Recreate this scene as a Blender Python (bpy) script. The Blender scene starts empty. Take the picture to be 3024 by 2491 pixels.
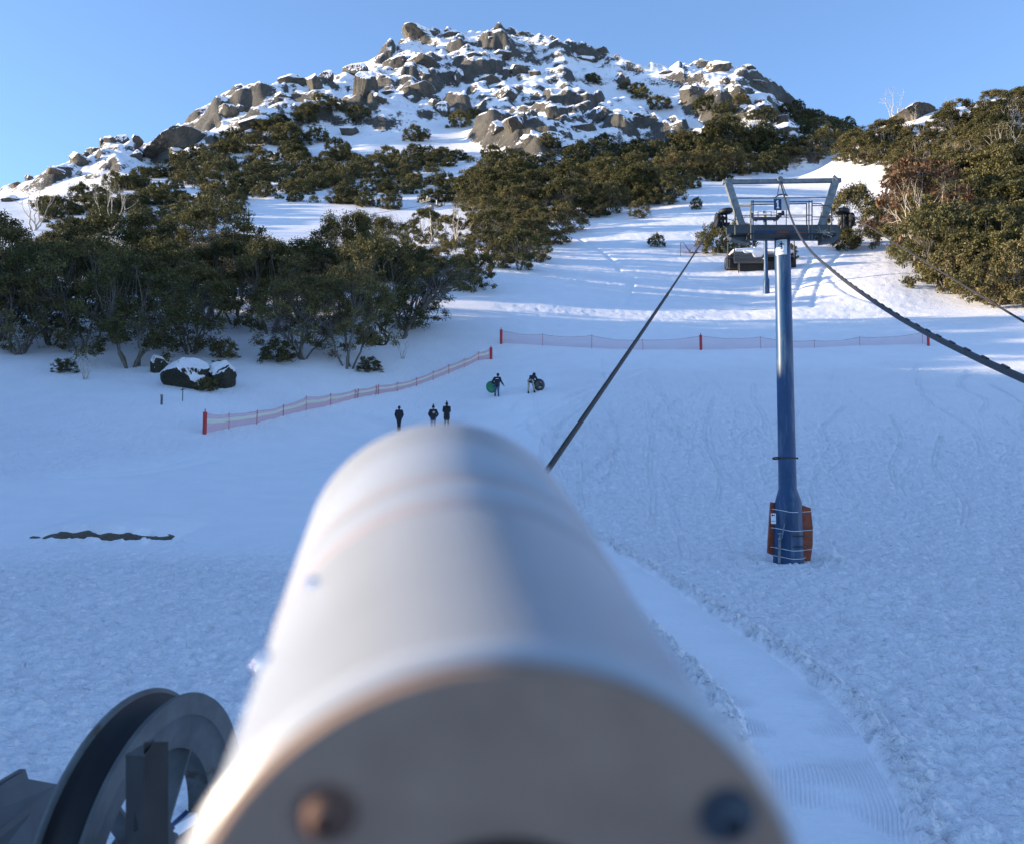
import bpy, bmesh, math, random
import numpy as np
from mathutils import Vector, Matrix, noise as mnoise
R_ = math.radians
random.seed(7)
RNG = np.random.default_rng(7)
SC = bpy.context.scene
# ------------------------------------------------------------------ camera
F = 2967.0; CX = 1512.0; CY = 1245.5; TH = R_(5.4)
cd = bpy.data.cameras.new('camera'); cam = bpy.data.objects.new('camera', cd); SC.collection.objects.link(cam)
cd.sensor_width = 36.0; cd.lens = 36.0 * F / 3024.0; cd.clip_start = 0.02; cd.clip_end = 6000
cam.location = (0, 0, 0); cam.rotation_euler = (R_(90) + TH, 0, 0)
cd.dof.use_dof = True; cd.dof.focus_distance = 14.0; cd.dof.aperture_fstop = cd.lens / 3.8
SC.camera = cam
# ------------------------------------------------------------------ world, sun, exposure
SUN_EL = R_(9.0)
SUN_AZ = R_(-89.0)            # from +Y (view direction) towards +X; negative = left
w = bpy.data.worlds.new('World'); SC.world = w; w.use_nodes = True
nt = w.node_tree; nt.nodes.clear()
sky = nt.nodes.new('ShaderNodeTexSky'); sky.sky_type = 'NISHITA'; sky.sun_disc = False
sky.sun_elevation = SUN_EL; sky.sun_rotation = SUN_AZ
sky.altitude = 1500; sky.air_density = 1.0; sky.dust_density = 0.2; sky.ozone_density = 4.0
bgn = nt.nodes.new('ShaderNodeBackground'); bgn.inputs[1].default_value = 0.15
wo = nt.nodes.new('ShaderNodeOutputWorld')
hsw = nt.nodes.new('ShaderNodeHueSaturation'); hsw.inputs['Saturation'].default_value = .90; nt.links.new(sky.outputs[0], hsw.inputs['Color']); nt.links.new(hsw.outputs[0], bgn.inputs[0]); nt.links.new(bgn.outputs[0], wo.inputs[0])
sd = bpy.data.lights.new('sun', 'SUN'); sun = bpy.data.objects.new('sun', sd); SC.collection.objects.link(sun)
sd.energy = 4.0; sd.angle = R_(0.6); sd.color = (1.0, 0.84, 0.62)
sdir = Vector((math.sin(SUN_AZ) * math.cos(SUN_EL), math.cos(SUN_AZ) * math.cos(SUN_EL), math.sin(SUN_EL)))
sun.rotation_euler = sdir.to_track_quat('Z', 'Y').to_euler()
SC.view_settings.view_transform = 'Standard'; SC.view_settings.look = 'None'; SC.view_settings.gamma = 1
SC.view_settings.exposure = 1.55
SC.render.engine = 'CYCLES'
SC.cycles.use_denoising = True
SC.cycles.max_bounces = 6; SC.cycles.transparent_max_bounces = 12
SC.cycles.sample_clamp_indirect = 4

# ------------------------------------------------------------------ helpers
COL = SC.collection
def tag(o, label=None, cat=None, group=None, kind=None):
    if label: o['label'] = label
    if cat: o['category'] = cat
    if group: o['group'] = group
    if kind: o['kind'] = kind
    return o
def link(name, me, mats=(), parent=None):
    o = bpy.data.objects.new(name, me); COL.objects.link(o)
    for m in (mats if isinstance(mats, (list, tuple)) else (mats,)):
        if m and len(me.materials) < 8 and m.name not in [x.name for x in me.materials if x]: me.materials.append(m)
    if parent: o.parent = parent
    return o
def thing(name, label, cat, loc=(0, 0, 0), rz=0, group=None):
    o = bpy.data.objects.new(name, None); COL.objects.link(o); o.location = loc; o.rotation_euler = (0, 0, rz)
    o.empty_display_size = .1
    return tag(o, label, cat, group)
def at(px, py, Y):
    u = (px - CX) / F; v = (CY - py) / F
    t = Y / (math.cos(TH) - v * math.sin(TH))
    return Vector((u * t, Y, t * (math.sin(TH) + v * math.cos(TH))))
def cs(x, y, z):            # camera-space metres (right, up, forward) -> world
    return Vector((x, z * math.cos(TH) - y * math.sin(TH), z * math.sin(TH) + y * math.cos(TH)))
def proj(x, y, z):
    zf = y * math.cos(TH) + z * math.sin(TH); yu = -y * math.sin(TH) + z * math.cos(TH)
    return CX + F * x / zf, CY - F * yu / zf

def np_mesh(name, V, faces, mat_idx=None, smooth=True):
    """V (n,3), faces list of arrays all with the same vertex count k -> fast mesh"""
    me = bpy.data.meshes.new(name)
    V = np.asarray(V, np.float32)
    if not isinstance(faces, list): faces = [faces]
    faces = [np.asarray(f, np.int32) for f in faces if len(f)]
    nl = sum(f.size for f in faces); nf = sum(len(f) for f in faces)
    me.vertices.add(len(V)); me.vertices.foreach_set('co', V.ravel())
    me.loops.add(nl); me.loops.foreach_set('vertex_index', np.concatenate([f.ravel() for f in faces]))
    me.polygons.add(nf)
    tot = np.concatenate([np.full(len(f), f.shape[1], np.int32) for f in faces])
    st = np.concatenate([[0], np.cumsum(tot)[:-1]]).astype(np.int32)
    me.polygons.foreach_set('loop_start', st); me.polygons.foreach_set('loop_total', tot)
    me.polygons.foreach_set('use_smooth', np.full(nf, smooth, bool))
    if mat_idx is not None: me.polygons.foreach_set('material_index', np.asarray(mat_idx, np.int32))
    me.update(calc_edges=True); me.validate()
    return me

class MB:
    """mesh builder collecting shapes into one mesh"""
    def __init__(s): s.v = []; s.f = []; s.m = []; s.n = 0; s.cur = 0
    def add(s, V, Fs):
        b = s.n
        for p in V: s.v.append(tuple(p))
        s.n += len(V)
        for f in Fs: s.f.append([i + b for i in f]); s.m.append(s.cur)
    def box(s, c, d, rot=None, taper=1.0, bev=0.0):
        c = Vector(c); hx, hy, hz = d[0] / 2, d[1] / 2, d[2] / 2
        if bev <= 0:
            V = [Vector((x * hx * (taper if z > 0 else 1), y * hy * (taper if z > 0 else 1), z * hz)) for z in (-1, 1) for y in (-1, 1) for x in (-1, 1)]
            Fs = [(0, 2, 3, 1), (4, 5, 7, 6), (0, 1, 5, 4), (2, 6, 7, 3), (0, 4, 6, 2), (1, 3, 7, 5)]
        else:
            bm = bmesh.new(); bmesh.ops.create_cube(bm, size=1.0)
            for v in bm.verts: v.co = Vector((v.co.x * d[0], v.co.y * d[1], v.co.z * d[2]))
            bmesh.ops.bevel(bm, geom=bm.edges[:], offset=min(bev, min(d) * .45), segments=2, affect='EDGES', profile=.5)
            bm.verts.index_update()
            V = [v.co.copy() for v in bm.verts]; Fs = [[v.index for v in f.verts] for f in bm.faces]; bm.free()
        if rot is not None: V = [rot @ v for v in V]
        s.add([c + v for v in V], Fs)
    def bar(s, a, b, w_, h_=None, bev=0.0, up=None):
        """rectangular bar from a to b; w_ across, h_ along 'up'"""
        a = Vector(a); b = Vector(b); h_ = h_ or w_
        y = (b - a); L = y.length; y.normalize()
        up = Vector(up) if up else (Vector((0, 0, 1)) if abs(y.z) < .95 else Vector((0, 1, 0)))
        x = y.cross(up).normalized(); z = x.cross(y).normalized()
        m = Matrix((x, y, z)).transposed()
        s.box((a + b) / 2, (w_, L, h_), rot=m, bev=bev)
    def tube(s, pts, rad, n=8, cap=True):
        pts = [Vector(p) for p in pts]
        if not isinstance(rad, (list, tuple)): rad = [rad] * len(pts)
        b = s.n; V = []; px_ = None
        for i, p in enumerate(pts):
            t = (pts[min(i + 1, len(pts) - 1)] - pts[max(i - 1, 0)]).normalized()
            if px_ is None:
                px_ = t.cross(Vector((0, 0, 1)) if abs(t.z) < .9 else Vector((1, 0, 0))).normalized()
            px_ = (px_ - t * px_.dot(t)).normalized(); q = t.cross(px_)
            for k in range(n):
                a = 2 * math.pi * k / n
                V.append(p + (px_ * math.cos(a) + q * math.sin(a)) * rad[i])
        Fs = []
        for i in range(len(pts) - 1):
            for k in range(n):
                k2 = (k + 1) % n
                Fs.append((i * n + k, i * n + k2, (i + 1) * n + k2, (i + 1) * n + k))
        if cap: Fs.append(tuple(range(n - 1, -1, -1))); Fs.append(tuple((len(pts) - 1) * n + k for k in range(n)))
        s.add(V, Fs)
    def lathe(s, c, axis, prof, n=48, close=False):
        """prof: list of (along, radius)"""
        c = Vector(c); axis = Vector(axis).normalized()
        x = axis.cross(Vector((0, 0, 1)) if abs(axis.z) < .9 else Vector((1, 0, 0))).normalized(); y = axis.cross(x)
        V = []; Fs = []
        for (al, r) in prof:
            for k in range(n):
                a = 2 * math.pi * k / n
                V.append(c + axis * al + (x * math.cos(a) + y * math.sin(a)) * r)
        m = len(prof)
        for i in range(m if close else m - 1):
            j = (i + 1) % m
            for k in range(n):
                k2 = (k + 1) % n
                Fs.append((i * n + k, i * n + k2, j * n + k2, j * n + k))
        s.add(V, Fs)
    def poly(s, pts2, o, ux, uy, th):
        """extruded polygon; o origin, ux/uy axes, th thickness vector"""
        o = Vector(o); ux = Vector(ux); uy = Vector(uy); th = Vector(th); n = len(pts2)
        V = [o + ux * p[0] + uy * p[1] for p in pts2]; V += [v + th for v in V]
        Fs = [tuple(range(n)), tuple(range(2 * n - 1, n - 1, -1))] + [(i, (i + 1) % n + 0, (i + 1) % n + n, i + n) for i in range(n)]
        s.add(V, Fs)
    def build(s, name, mats, parent=None, smooth=False, auto=None):
        me = bpy.data.meshes.new(name); me.from_pydata(s.v, [], s.f)
        o = link(name, me, mats, parent)
        me.polygons.foreach_set('material_index', s.m)
        bm = bmesh.new(); bm.from_mesh(me); bmesh.ops.recalc_face_normals(bm, faces=bm.faces[:])
        if auto or smooth:
            for f in bm.faces: f.smooth = True
            if auto:
                for e in bm.edges:
                    if len(e.link_faces) == 2 and e.calc_face_angle(0) > R_(auto): e.smooth = False
        bm.to_mesh(me); bm.free(); me.update()
        return o

# ------------------------------------------------------------------ materials
def mat(name):
    m = bpy.data.materials.new(name); m.use_nodes = True
    n = m.node_tree; b = n.nodes['Principled BSDF']
    return m, n, b
def N(n, t, **k):
    x = n.nodes.new(t)
    for a, v in k.items(): setattr(x, a, v)
    return x
def noise_tex(n, scale, detail=4, rough=.55, coord=None, dist=0):
    t = N(n, 'ShaderNodeTexNoise'); t.inputs['Scale'].default_value = scale; t.inputs['Detail'].default_value = detail
    t.inputs['Roughness'].default_value = rough; t.inputs['Distortion'].default_value = dist
    if coord is not None: n.links.new(coord, t.inputs['Vector'])
    return t
def ramp(n, fac, stops):
    r = N(n, 'ShaderNodeValToRGB'); e = r.color_ramp.elements
    while len(e) < len(stops): e.new(.5)
    for i, (p, c) in enumerate(stops):
        e[i].position = p; e[i].color = (c[0], c[1], c[2], 1) if isinstance(c, (tuple, list)) else (c, c, c, 1)
    n.links.new(fac, r.inputs[0]); return r
def mixc(n, fac, a, b):
    m = N(n, 'ShaderNodeMix', data_type='RGBA')
    for s_, v in ((0, fac), (6, a), (7, b)):
        if hasattr(v, 'is_linked') or isinstance(v, bpy.types.NodeSocket): n.links.new(v, m.inputs[s_])
        elif isinstance(v, (int, float)): m.inputs[s_].default_value = v
        else: m.inputs[s_].default_value = (v[0], v[1], v[2], 1)
    return m.outputs[2]
def math_(n, op, a, b=None, clamp=False):
    m = N(n, 'ShaderNodeMath', operation=op); m.use_clamp = clamp
    for i, v in enumerate((a, b)):
        if v is None: continue
        if isinstance(v, bpy.types.NodeSocket): n.links.new(v, m.inputs[i])
        else: m.inputs[i].default_value = v
    return m.outputs[0]
def bump(n, b, h, strength=.3, dist=.02, prev=None):
    x = N(n, 'ShaderNodeBump'); x.inputs['Strength'].default_value = strength; x.inputs['Distance'].default_value = dist
    n.links.new(h, x.inputs['Height'])
    if prev is not None: n.links.new(prev, x.inputs['Normal'])
    if b is not None: n.links.new(x.outputs[0], b.inputs['Normal'])
    return x.outputs[0]

SNOW = (.93, .89, .89)
def rock_color(n, coord, sc=1.0):
    a = noise_tex(n, .35 * sc, 6, .6, coord); c = noise_tex(n, 2.2 * sc, 5, .65, coord)
    col = ramp(n, a.outputs[0], [(.3, (.036, .034, .031)), (.5, (.075, .067, .057)), (.7, (.145, .125, .095))]).outputs[0]
    col2 = ramp(n, c.outputs[0], [(.35, (.02, .02, .02)), (.62, (.15, .13, .102))]).outputs[0]
    return mixc(n, .45, col, col2), c

def make_terrain_mat():
    m, n, b = mat('snow_and_rock')
    tc = N(n, 'ShaderNodeTexCoord').outputs['Object']
    at_ = N(n, 'ShaderNodeVertexColor', layer_name='zone'); sep = N(n, 'ShaderNodeSeparateColor'); n.links.new(at_.outputs[0], sep.inputs[0])
    rockz, dirt, churn = sep.outputs[0], sep.outputs[1], sep.outputs[2]
    geo = N(n, 'ShaderNodeNewGeometry'); sx = N(n, 'ShaderNodeSeparateXYZ'); n.links.new(geo.outputs['Normal'], sx.inputs[0])
    nz = sx.outputs[2]
    big = noise_tex(n, .22, 6, .62, tc); fine = noise_tex(n, 1.1, 6, .7, tc)
    # rock where steep inside the crag zone
    v = math_(n, 'ADD', nz, math_(n, 'MULTIPLY', math_(n, 'SUBTRACT', big.outputs[0], .5), .55))
    v = math_(n, 'ADD', v, math_(n, 'MULTIPLY', math_(n, 'SUBTRACT', fine.outputs[0], .5), .62))
    rk = math_(n, 'SUBTRACT', .655, v); rk = math_(n, 'MULTIPLY', rk, 14.0, True); rk = math_(n, 'MULTIPLY', rk, rockz)
    rc, _ = rock_color(n, tc)
    sn = noise_tex(n, .6, 3, .5, tc)
    snow = ramp(n, sn.outputs[0], [(.3, (.90, .86, .865)), (.7, (.95, .905, .905))]).outputs[0]
    # fine tree litter scattered in the snow under the trees
    col = mixc(n, rk, snow, rc)
    dn = noise_tex(n, 9, 5, .7, tc)
    dcol = ramp(n, dn.outputs[0], [(.35, (.03, .022, .014)), (.7, (.13, .095, .055))]).outputs[0]
    col = mixc(n, dirt, col, dcol)
    n.links.new(col, b.inputs['Base Color'])
    b.inputs['Roughness'].default_value = .62; b.inputs['Specular IOR Level'].default_value = .35
    n1 = noise_tex(n, 5.5, 5, .6, tc, .4); n2 = noise_tex(n, 22, 4, .6, tc); n3 = noise_tex(n, 1.3, 4, .55, tc)
    # deeper relief where the snow is churned
    st = math_(n, 'ADD', math_(n, 'MULTIPLY', churn, .9), .36)
    h = math_(n, 'ADD', math_(n, 'MULTIPLY', n1.outputs[0], .13), math_(n, 'MULTIPLY', n2.outputs[0], .03))
    h = math_(n, 'MULTIPLY', h, st)
    h = math_(n, 'ADD', h, math_(n, 'MULTIPLY', n3.outputs[0], .05))
    rkh = noise_tex(n, 1.6, 8, .7, tc)
    h = math_(n, 'ADD', h, math_(n, 'MULTIPLY', math_(n, 'MULTIPLY', rkh.outputs[0], rk), .8))
    bump(n, b, h, .9, 1.0)
    return m
M_TERR = make_terrain_mat()

def make_boulder_mat(name, thr=.42, tint=(1, 1, 1), sc=1.0):
    m, n, b = mat(name)
    tc = N(n, 'ShaderNodeNewGeometry').outputs['Position']
    geo = N(n, 'ShaderNodeNewGeometry'); sx = N(n, 'ShaderNodeSeparateXYZ'); n.links.new(geo.outputs['Normal'], sx.inputs[0])
    mp = N(n, 'ShaderNodeMapping'); mp.inputs['Scale'].default_value = (1, 1, .25); n.links.new(tc, mp.inputs[0])
    streak = noise_tex(n, 1.2 * sc, 5, .65, mp.outputs[0]); big = noise_tex(n, .35 * sc, 4, .6, tc)
    v = math_(n, 'ADD', sx.outputs[2], math_(n, 'MULTIPLY', math_(n, 'SUBTRACT', streak.outputs[0], .5), 1.7))
    v = math_(n, 'ADD', v, math_(n, 'MULTIPLY', math_(n, 'SUBTRACT', big.outputs[0], .5), .5))
    s_ = math_(n, 'MULTIPLY', math_(n, 'SUBTRACT', v, thr), 16.0, True)
    rc, c = rock_color(n, tc, sc)
    mu = N(n, 'ShaderNodeMix', data_type='RGBA'); mu.blend_type = 'MULTIPLY'; mu.inputs[0].default_value = 1
    n.links.new(rc, mu.inputs[6]); mu.inputs[7].default_value = (*tint, 1)
    n.links.new(mixc(n, s_, mu.outputs[2], SNOW), b.inputs['Base Color'])
    b.inputs['Roughness'].default_value = .8; b.inputs['Specular IOR Level'].default_value = .25
    h = math_(n, 'ADD', math_(n, 'MULTIPLY', c.outputs[0], .25), math_(n, 'MULTIPLY', s_, .12))
    bump(n, b, h, .9, 1.0)
    return m
M_ROCK = make_boulder_mat('granite_with_snow', .24)
M_ROCKMOSS = make_boulder_mat('dark_mossy_granite_with_snow', .2, (.5, .55, .42), 3.2)  # granite tinted darker and mossy green

def make_leaf(name, c1, c2, c3):
    m, n, b = mat(name)
    geo = N(n, 'ShaderNodeNewGeometry'); oi = N(n, 'ShaderNodeObjectInfo')
    tc = geo.outputs['Position']; no = noise_tex(n, .55, 2, .5, tc)
    f = math_(n, 'ADD', math_(n, 'MULTIPLY', geo.outputs['Random Per Island'], .5), math_(n, 'MULTIPLY', no.outputs[0], .5))
    col = ramp(n, f, [(.22, c1), (.5, c2), (.8, c3)]).outputs[0]
    hs = N(n, 'ShaderNodeHueSaturation')
    n.links.new(col, hs.inputs['Color'])
    n.links.new(math_(n, 'ADD', math_(n, 'MULTIPLY', oi.outputs['Random'], .75), .62), hs.inputs['Value'])
    n.links.new(math_(n, 'ADD', math_(n, 'MULTIPLY', oi.outputs['Random'], -.035), .515), hs.inputs['Hue'])
    n.links.new(hs.outputs[0], b.inputs['Base Color'])
    b.inputs['Roughness'].default_value = .6; b.inputs['Specular IOR Level'].default_value = .2
    tr = N(n, 'ShaderNodeBsdfTranslucent'); n.links.new(hs.outputs[0], tr.inputs[0])
    mx = N(n, 'ShaderNodeMixShader'); mx.inputs[0].default_value = .18
    n.links.new(b.outputs[0], mx.inputs[1]); n.links.new(tr.outputs[0], mx.inputs[2])
    n.links.new(mx.outputs[0], n.nodes['Material Output'].inputs[0])
    return m
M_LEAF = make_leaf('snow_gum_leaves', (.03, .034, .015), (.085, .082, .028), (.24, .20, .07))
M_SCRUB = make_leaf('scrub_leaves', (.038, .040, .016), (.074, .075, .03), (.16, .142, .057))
M_HILL = make_leaf('painted_sun_hill_leaves', (.042, .042, .017), (.105, .095, .036), (.225, .188, .075))  # golden sunlight put into the leaf colour, brighter than the scrub leaves
M_RUST = make_leaf('brown_leaves', (.06, .038, .02), (.12, .07, .035), (.18, .11, .055))

def simple(name, col, rough=.5, metal=0, var=.25, sc=8, bmp=0, spec=.5, wear=None, wsc=3):
    m, n, b = mat(name)
    tc = N(n, 'ShaderNodeTexCoord').outputs['Object']
    t = noise_tex(n, sc, 5, .6, tc)
    a = tuple(c * (1 - var) for c in col); c2 = tuple(min(1, c * (1 + var)) for c in col)
    c_ = ramp(n, t.outputs[0], [(.3, a), (.7, c2)]).outputs[0]
    if wear:
        t2 = noise_tex(n, wsc, 6, .7, tc)
        f = ramp(n, t2.outputs[0], [(wear[1], 0), (wear[1] + .06, 1)]).outputs[0]
        c_ = mixc(n, f, c_, wear[0])
    n.links.new(c_, b.inputs['Base Color'])
    b.inputs['Roughness'].default_value = rough; b.inputs['Metallic'].default_value = metal; b.inputs['Specular IOR Level'].default_value = spec
    if bmp: bump(n, b, t.outputs[0], .5, bmp)
    return m
M_BARK = simple('bark', (.13, .112, .092), .8, var=.5, sc=3)
M_PALE = simple('bleached_wood', (.42, .36, .29), .8, var=.35, sc=4)
M_GALV = simple('galvanised_steel', (.19, .20, .20), .55, .3, .35, 9, wear=((.10, .075, .05), .62), wsc=7)
M_DSTEEL = simple('dark_steel', (.028, .026, .024), .6, .2, .4, 9)
M_RUBBER = simple('black_rubber', (.006, .006, .008), .6, 0, .4, 10)
M_ROPE = simple('haul_rope_steel', (.045, .036, .03), .6, .4, .4, 30)
M_CABLE = simple('grey_cable', (.026, .027, .028), .55, 0, .2, 8)
M_BLACK = simple('black_fabric', (.012, .012, .015), .85, var=.4)
M_GREY = simple('grey_steel', (.075, .085, .09), .55, .2, .25, 4)
M_RED = simple('red_padding', (.42, .02, .018), .55, var=.2, sc=4)
M_REDPOLE = simple('red_pole', (.35, .03, .035), .5, var=.2, sc=4)
M_WHITE = simple('white_panel', (.75, .77, .78), .5, var=.06, sc=4)
M_SNOWM = simple('snow', SNOW, .6, var=.03, sc=4, bmp=.03)
M_ORANGE = simple('orange_tarpaulin', (.26, .05, .015), .6, var=.45, sc=5, bmp=.03)
M_TIMBER = simple('weathered_timber', (.13, .115, .10), .8, var=.35, sc=6)
M_DTIMBER = simple('dark_timber', (.025, .02, .017), .85, var=.4, sc=5)
M_YELLOW = simple('yellow_paint', (.55, .33, .03), .5, var=.1)
M_EARTH = simple('wet_earth', (.085, .06, .035), .7, var=.6, sc=14, bmp=.02)
M_SKIN = simple('skin', (.45, .27, .2), .6, var=.1)
# blue mast paint with worn, frosty streaks
def make_blue():
    m, n, b = mat('blue_mast_paint')
    tc = N(n, 'ShaderNodeTexCoord').outputs['Object']
    mp = N(n, 'ShaderNodeMapping'); mp.inputs['Scale'].default_value = (3.2, 3.2, .45); n.links.new(tc, mp.inputs[0])
    t = noise_tex(n, 1.3, 7, .68, mp.outputs[0]); t2 = noise_tex(n, 1.2, 4, .5, tc)
    base = ramp(n, t2.outputs[0], [(.3, (.006, .035, .095)), (.7, (.012, .06, .15))]).outputs[0]
    f = ramp(n, t.outputs[0], [(.5, 0), (.66, .5)]).outputs[0]
    n.links.new(mixc(n, f, base, (.16, .2, .24)), b.inputs['Base Color'])
    b.inputs['Roughness'].default_value = .42; b.inputs['Specular IOR Level'].default_value = .35
    return m
M_BLUE = make_blue()
M_SIGNBLUE = simple('sign_blue', (.006, .03, .11), .5, var=.1)
M_JEANS = simple('blue_jeans', (.05, .10, .19), .8, var=.3, sc=20)
M_BEIGE = simple('beige_trousers', (.36, .31, .25), .8, var=.15, sc=20)
M_NAVY = simple('dark_jacket', (.012, .013, .022), .8, var=.3, sc=15)
M_MAROON = simple('dark_maroon_sleeve', (.05, .012, .016), .8, var=.3, sc=15)
M_GREEN = simple('green_plastic', (.01, .16, .07), .45, var=.2, sc=6)
M_DKTEAL = simple('dark_vinyl', (.014, .025, .03), .4, var=.3, sc=6)
M_FUR = simple('pale_fur', (.4, .34, .27), .9, var=.3, sc=40)

# ------------------------------------------------------------------ noise on arrays
def perlin(x, y, seed=0):
    xi = np.floor(x).astype(np.int64); yi = np.floor(y).astype(np.int64); xf = x - xi; yf = y - yi
    def g(ix, iy):
        h = (ix * 374761393 + iy * 668265263 + seed * 974634777) & 0xffffffff
        h = ((h ^ (h >> 13)) * 1274126177) & 0xffffffff
        a = (h & 0xffff) / 65536.0 * 2 * np.pi
        return np.cos(a), np.sin(a)
    u = xf * xf * xf * (xf * (xf * 6 - 15) + 10); v = yf * yf * yf * (yf * (yf * 6 - 15) + 10)
    def d(dx, dy):
        gx, gy = g(xi + dx, yi + dy); return gx * (xf - dx) + gy * (yf - dy)
    a = d(0, 0) * (1 - u) + d(1, 0) * u; b = d(0, 1) * (1 - u) + d(1, 1) * u
    return (a * (1 - v) + b * v) * 1.5
def fbm(x, y, oct=4, seed=0, gain=.5, ridge=False):
    s = 0; a = 1; t = 0
    for i in range(oct):
        p = perlin(x * 2 ** i, y * 2 ** i, seed + i * 17)
        if ridge: p = 1 - 2 * np.abs(p)
        s = s + a * p; t += a; a *= gain
    return s / t
def sstep(a, b, x):
    t = np.clip((x - a) / (b - a), 0, 1); return t * t * (3 - 2 * t)
def in_poly(px, py, poly):
    r = np.zeros(px.shape, bool); n = len(poly)
    for i in range(n):
        x1, y1 = poly[i]; x2, y2 = poly[(i + 1) % n]
        c = ((y1 > py) != (y2 > py)) & (px < (x2 - x1) * (py - y1) / (y2 - y1 + 1e-9) + x1)
        r ^= c
    return r

# ------------------------------------------------------------------ terrain
CTL = [  # photo x, photo y, distance: surveyed ground points
 (2330,1655,28),(300,1590,33),(605,1282,60),(1450,1060,87),(1480,1016,89),(2070,1034,88),(2740,1022,88),(1465,1166,73),(1180,1284,70),
 (3000,1300,62),(1900,1250,62),(2600,1300,60),(0,1290,55),(-300,1290,58),(3400,1250,66),
 (1800,870,113),(2263,866,118),(2150,800,132),(1700,765,138),(1900,690,160),(2060,600,192),(2100,560,215),(2350,522,245),(2620,484,258),
 (2700,450,268),(2270,500,262),(1950,575,212),
 (0,1085,74),(-400,1100,74),(390,1090,75),(700,1060,79),(1000,1055,81),(1180,1005,89),(1420,810,119),(600,1165,67),(1450,760,138),(1000,740,160),(600,760,150),(0,800,140),(-400,820,140),
 (0,650,190),(500,650,195),(700,600,222),(1300,645,200),(50,570,245),(-300,640,210),
 (900,450,300),(1300,460,298),(1600,440,295),(1900,450,290),(2200,475,285),(1400,250,390),(1100,300,355),(700,350,330),(1900,300,355),(2200,300,340),(2400,420,300),
 (1240,88,468),(1480,80,470),(1700,120,460),(1850,170,448),(2000,190,435),(2110,180,420),(2280,230,395),(2400,335,365),(2520,368,345),
 (1100,155,435),(950,212,405),(800,245,385),(680,255,370),(560,345,350),(420,420,335),(230,460,310),(60,545,285),(-250,640,270),(-600,700,270),
 (2620,835,112),(2800,885,106),(3024,890,101),(3400,900,98),(2700,700,150),(3024,700,142),(2900,500,190),(3024,450,192),(3400,420,190),
 (2640,345,236),(2760,335,236),(2870,300,238),(3024,275,240),(3400,220,240),(2620,560,215)]
pts = []
for (px, py, Y) in CTL:
    p = at(px, py, Y); pts.append((p.x, p.y, p.z))
for Y in (-250, -60, -20, 0, 5, 9, 16): 
    for x in (-120, -40, -12, 0, 12, 40, 120):
        if abs(x) > 20 + abs(Y) * 3 or (Y > 0 and abs(x) < 1): continue
        pts.append((x, Y, (-3.7 + .088 * Y if Y > -20 else -5.0) + (.012 * max(0, x - 2) if x < 40 else .5)))
for (px, py, Y) in ((1240,0,0),):
    pass
for px in (-500, -100, 250, 600, 900, 1200, 1500, 1800, 2100, 2400, 2700, 3024, 3500):     # land falls away behind the ridge
    p = at(px, 700, 640); pts.append((p.x, p.y, 100.0)); p = at(px, 700, 1400); pts.append((p.x, p.y, -60.0))
for px in (2600, 2800, 3024, 3400):
    p = at(px, 420, 310); pts.append((p.x, p.y, p.z))
P = np.array(pts)
def rbf_fit(P, c=5.0):
    n = len(P); d = np.sqrt(((P[:, None, :2] - P[None, :, :2]) ** 2).sum(2) + c * c)
    A = np.zeros((n + 3, n + 3)); A[:n, :n] = d - np.eye(n) * .4; A[:n, n] = 1; A[:n, n + 1:] = P[:, :2]; A[n:, :n] = A[:n, n:].T
    return np.linalg.solve(A, np.concatenate([P[:, 2], [0, 0, 0]])), c
Wt, RC = rbf_fit(P)
def rbf_eval(X, Y):
    X = X.ravel(); Y = Y.ravel(); out = np.empty(len(X))
    for s in range(0, len(X), 60000):
        x = X[s:s + 60000]; y = Y[s:s + 60000]
        d = np.sqrt((x[:, None] - P[None, :, 0]) ** 2 + (y[:, None] - P[None, :, 1]) ** 2 + RC * RC)
        out[s:s + 60000] = d @ Wt[:-3] + Wt[-3] + Wt[-2] * x + Wt[-1] * y
    return out
# polar grid
az_f = np.arange(-29.5, 29.5, .066)
az = np.radians(np.concatenate([np.arange(-180, -60, 3.0), np.arange(-60, -29.5, .5), az_f, np.arange(29.5, 60, .5), np.arange(60, 180.1, 3.0)]))
rr = [0.6, 1.2, 2, 3, 4, 5, 6]
r = 6.5
while r < 3600:
    rr.append(r); r *= 1.0042 if r < 130 else (1.0032 if r < 520 else 1.05)
rr = np.array(rr)
NA, NR = len(az), len(rr)
# coarse evaluation then interpolation along both axes
azc = np.radians(np.concatenate([np.arange(-180, -60, 6.0), np.arange(-60, 60, .75), np.arange(60, 180.1, 6.0)])); rc_ = np.geomspace(.5, 3700, 260)
gx = np.sin(azc)[:, None] * rc_[None]; gy = np.cos(azc)[:, None] * rc_[None]
ZC = rbf_eval(gx, gy).reshape(gx.shape)
def interp2(ZC, azc, rc_, az, rr):
    T = np.empty((len(azc), len(rr)))
    for i in range(len(azc)): T[i] = np.interp(np.log(rr), np.log(rc_), ZC[i])
    ia = np.clip(np.searchsorted(azc, az) - 1, 0, len(azc) - 2); f = ((az - azc[ia]) / (azc[ia + 1] - azc[ia]))
    f = np.clip(f, 0, 1)[:, None]
    # smooth cubic between columns (catmull-rom)
    i0 = np.clip(ia - 1, 0, len(azc) - 1); i3 = np.clip(ia + 2, 0, len(azc) - 1)
    p0, p1, p2, p3 = T[i0], T[ia], T[ia + 1], T[i3]
    return .5 * ((2 * p1) + (-p0 + p2) * f + (2 * p0 - 5 * p1 + 4 * p2 - p3) * f ** 2 + (-p0 + 3 * p1 - 3 * p2 + p3) * f ** 3)
Z = interp2(ZC, azc, rc_, az, rr)
X = np.sin(az)[:, None] * rr[None]; Y = np.cos(az)[:, None] * rr[None]
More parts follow.
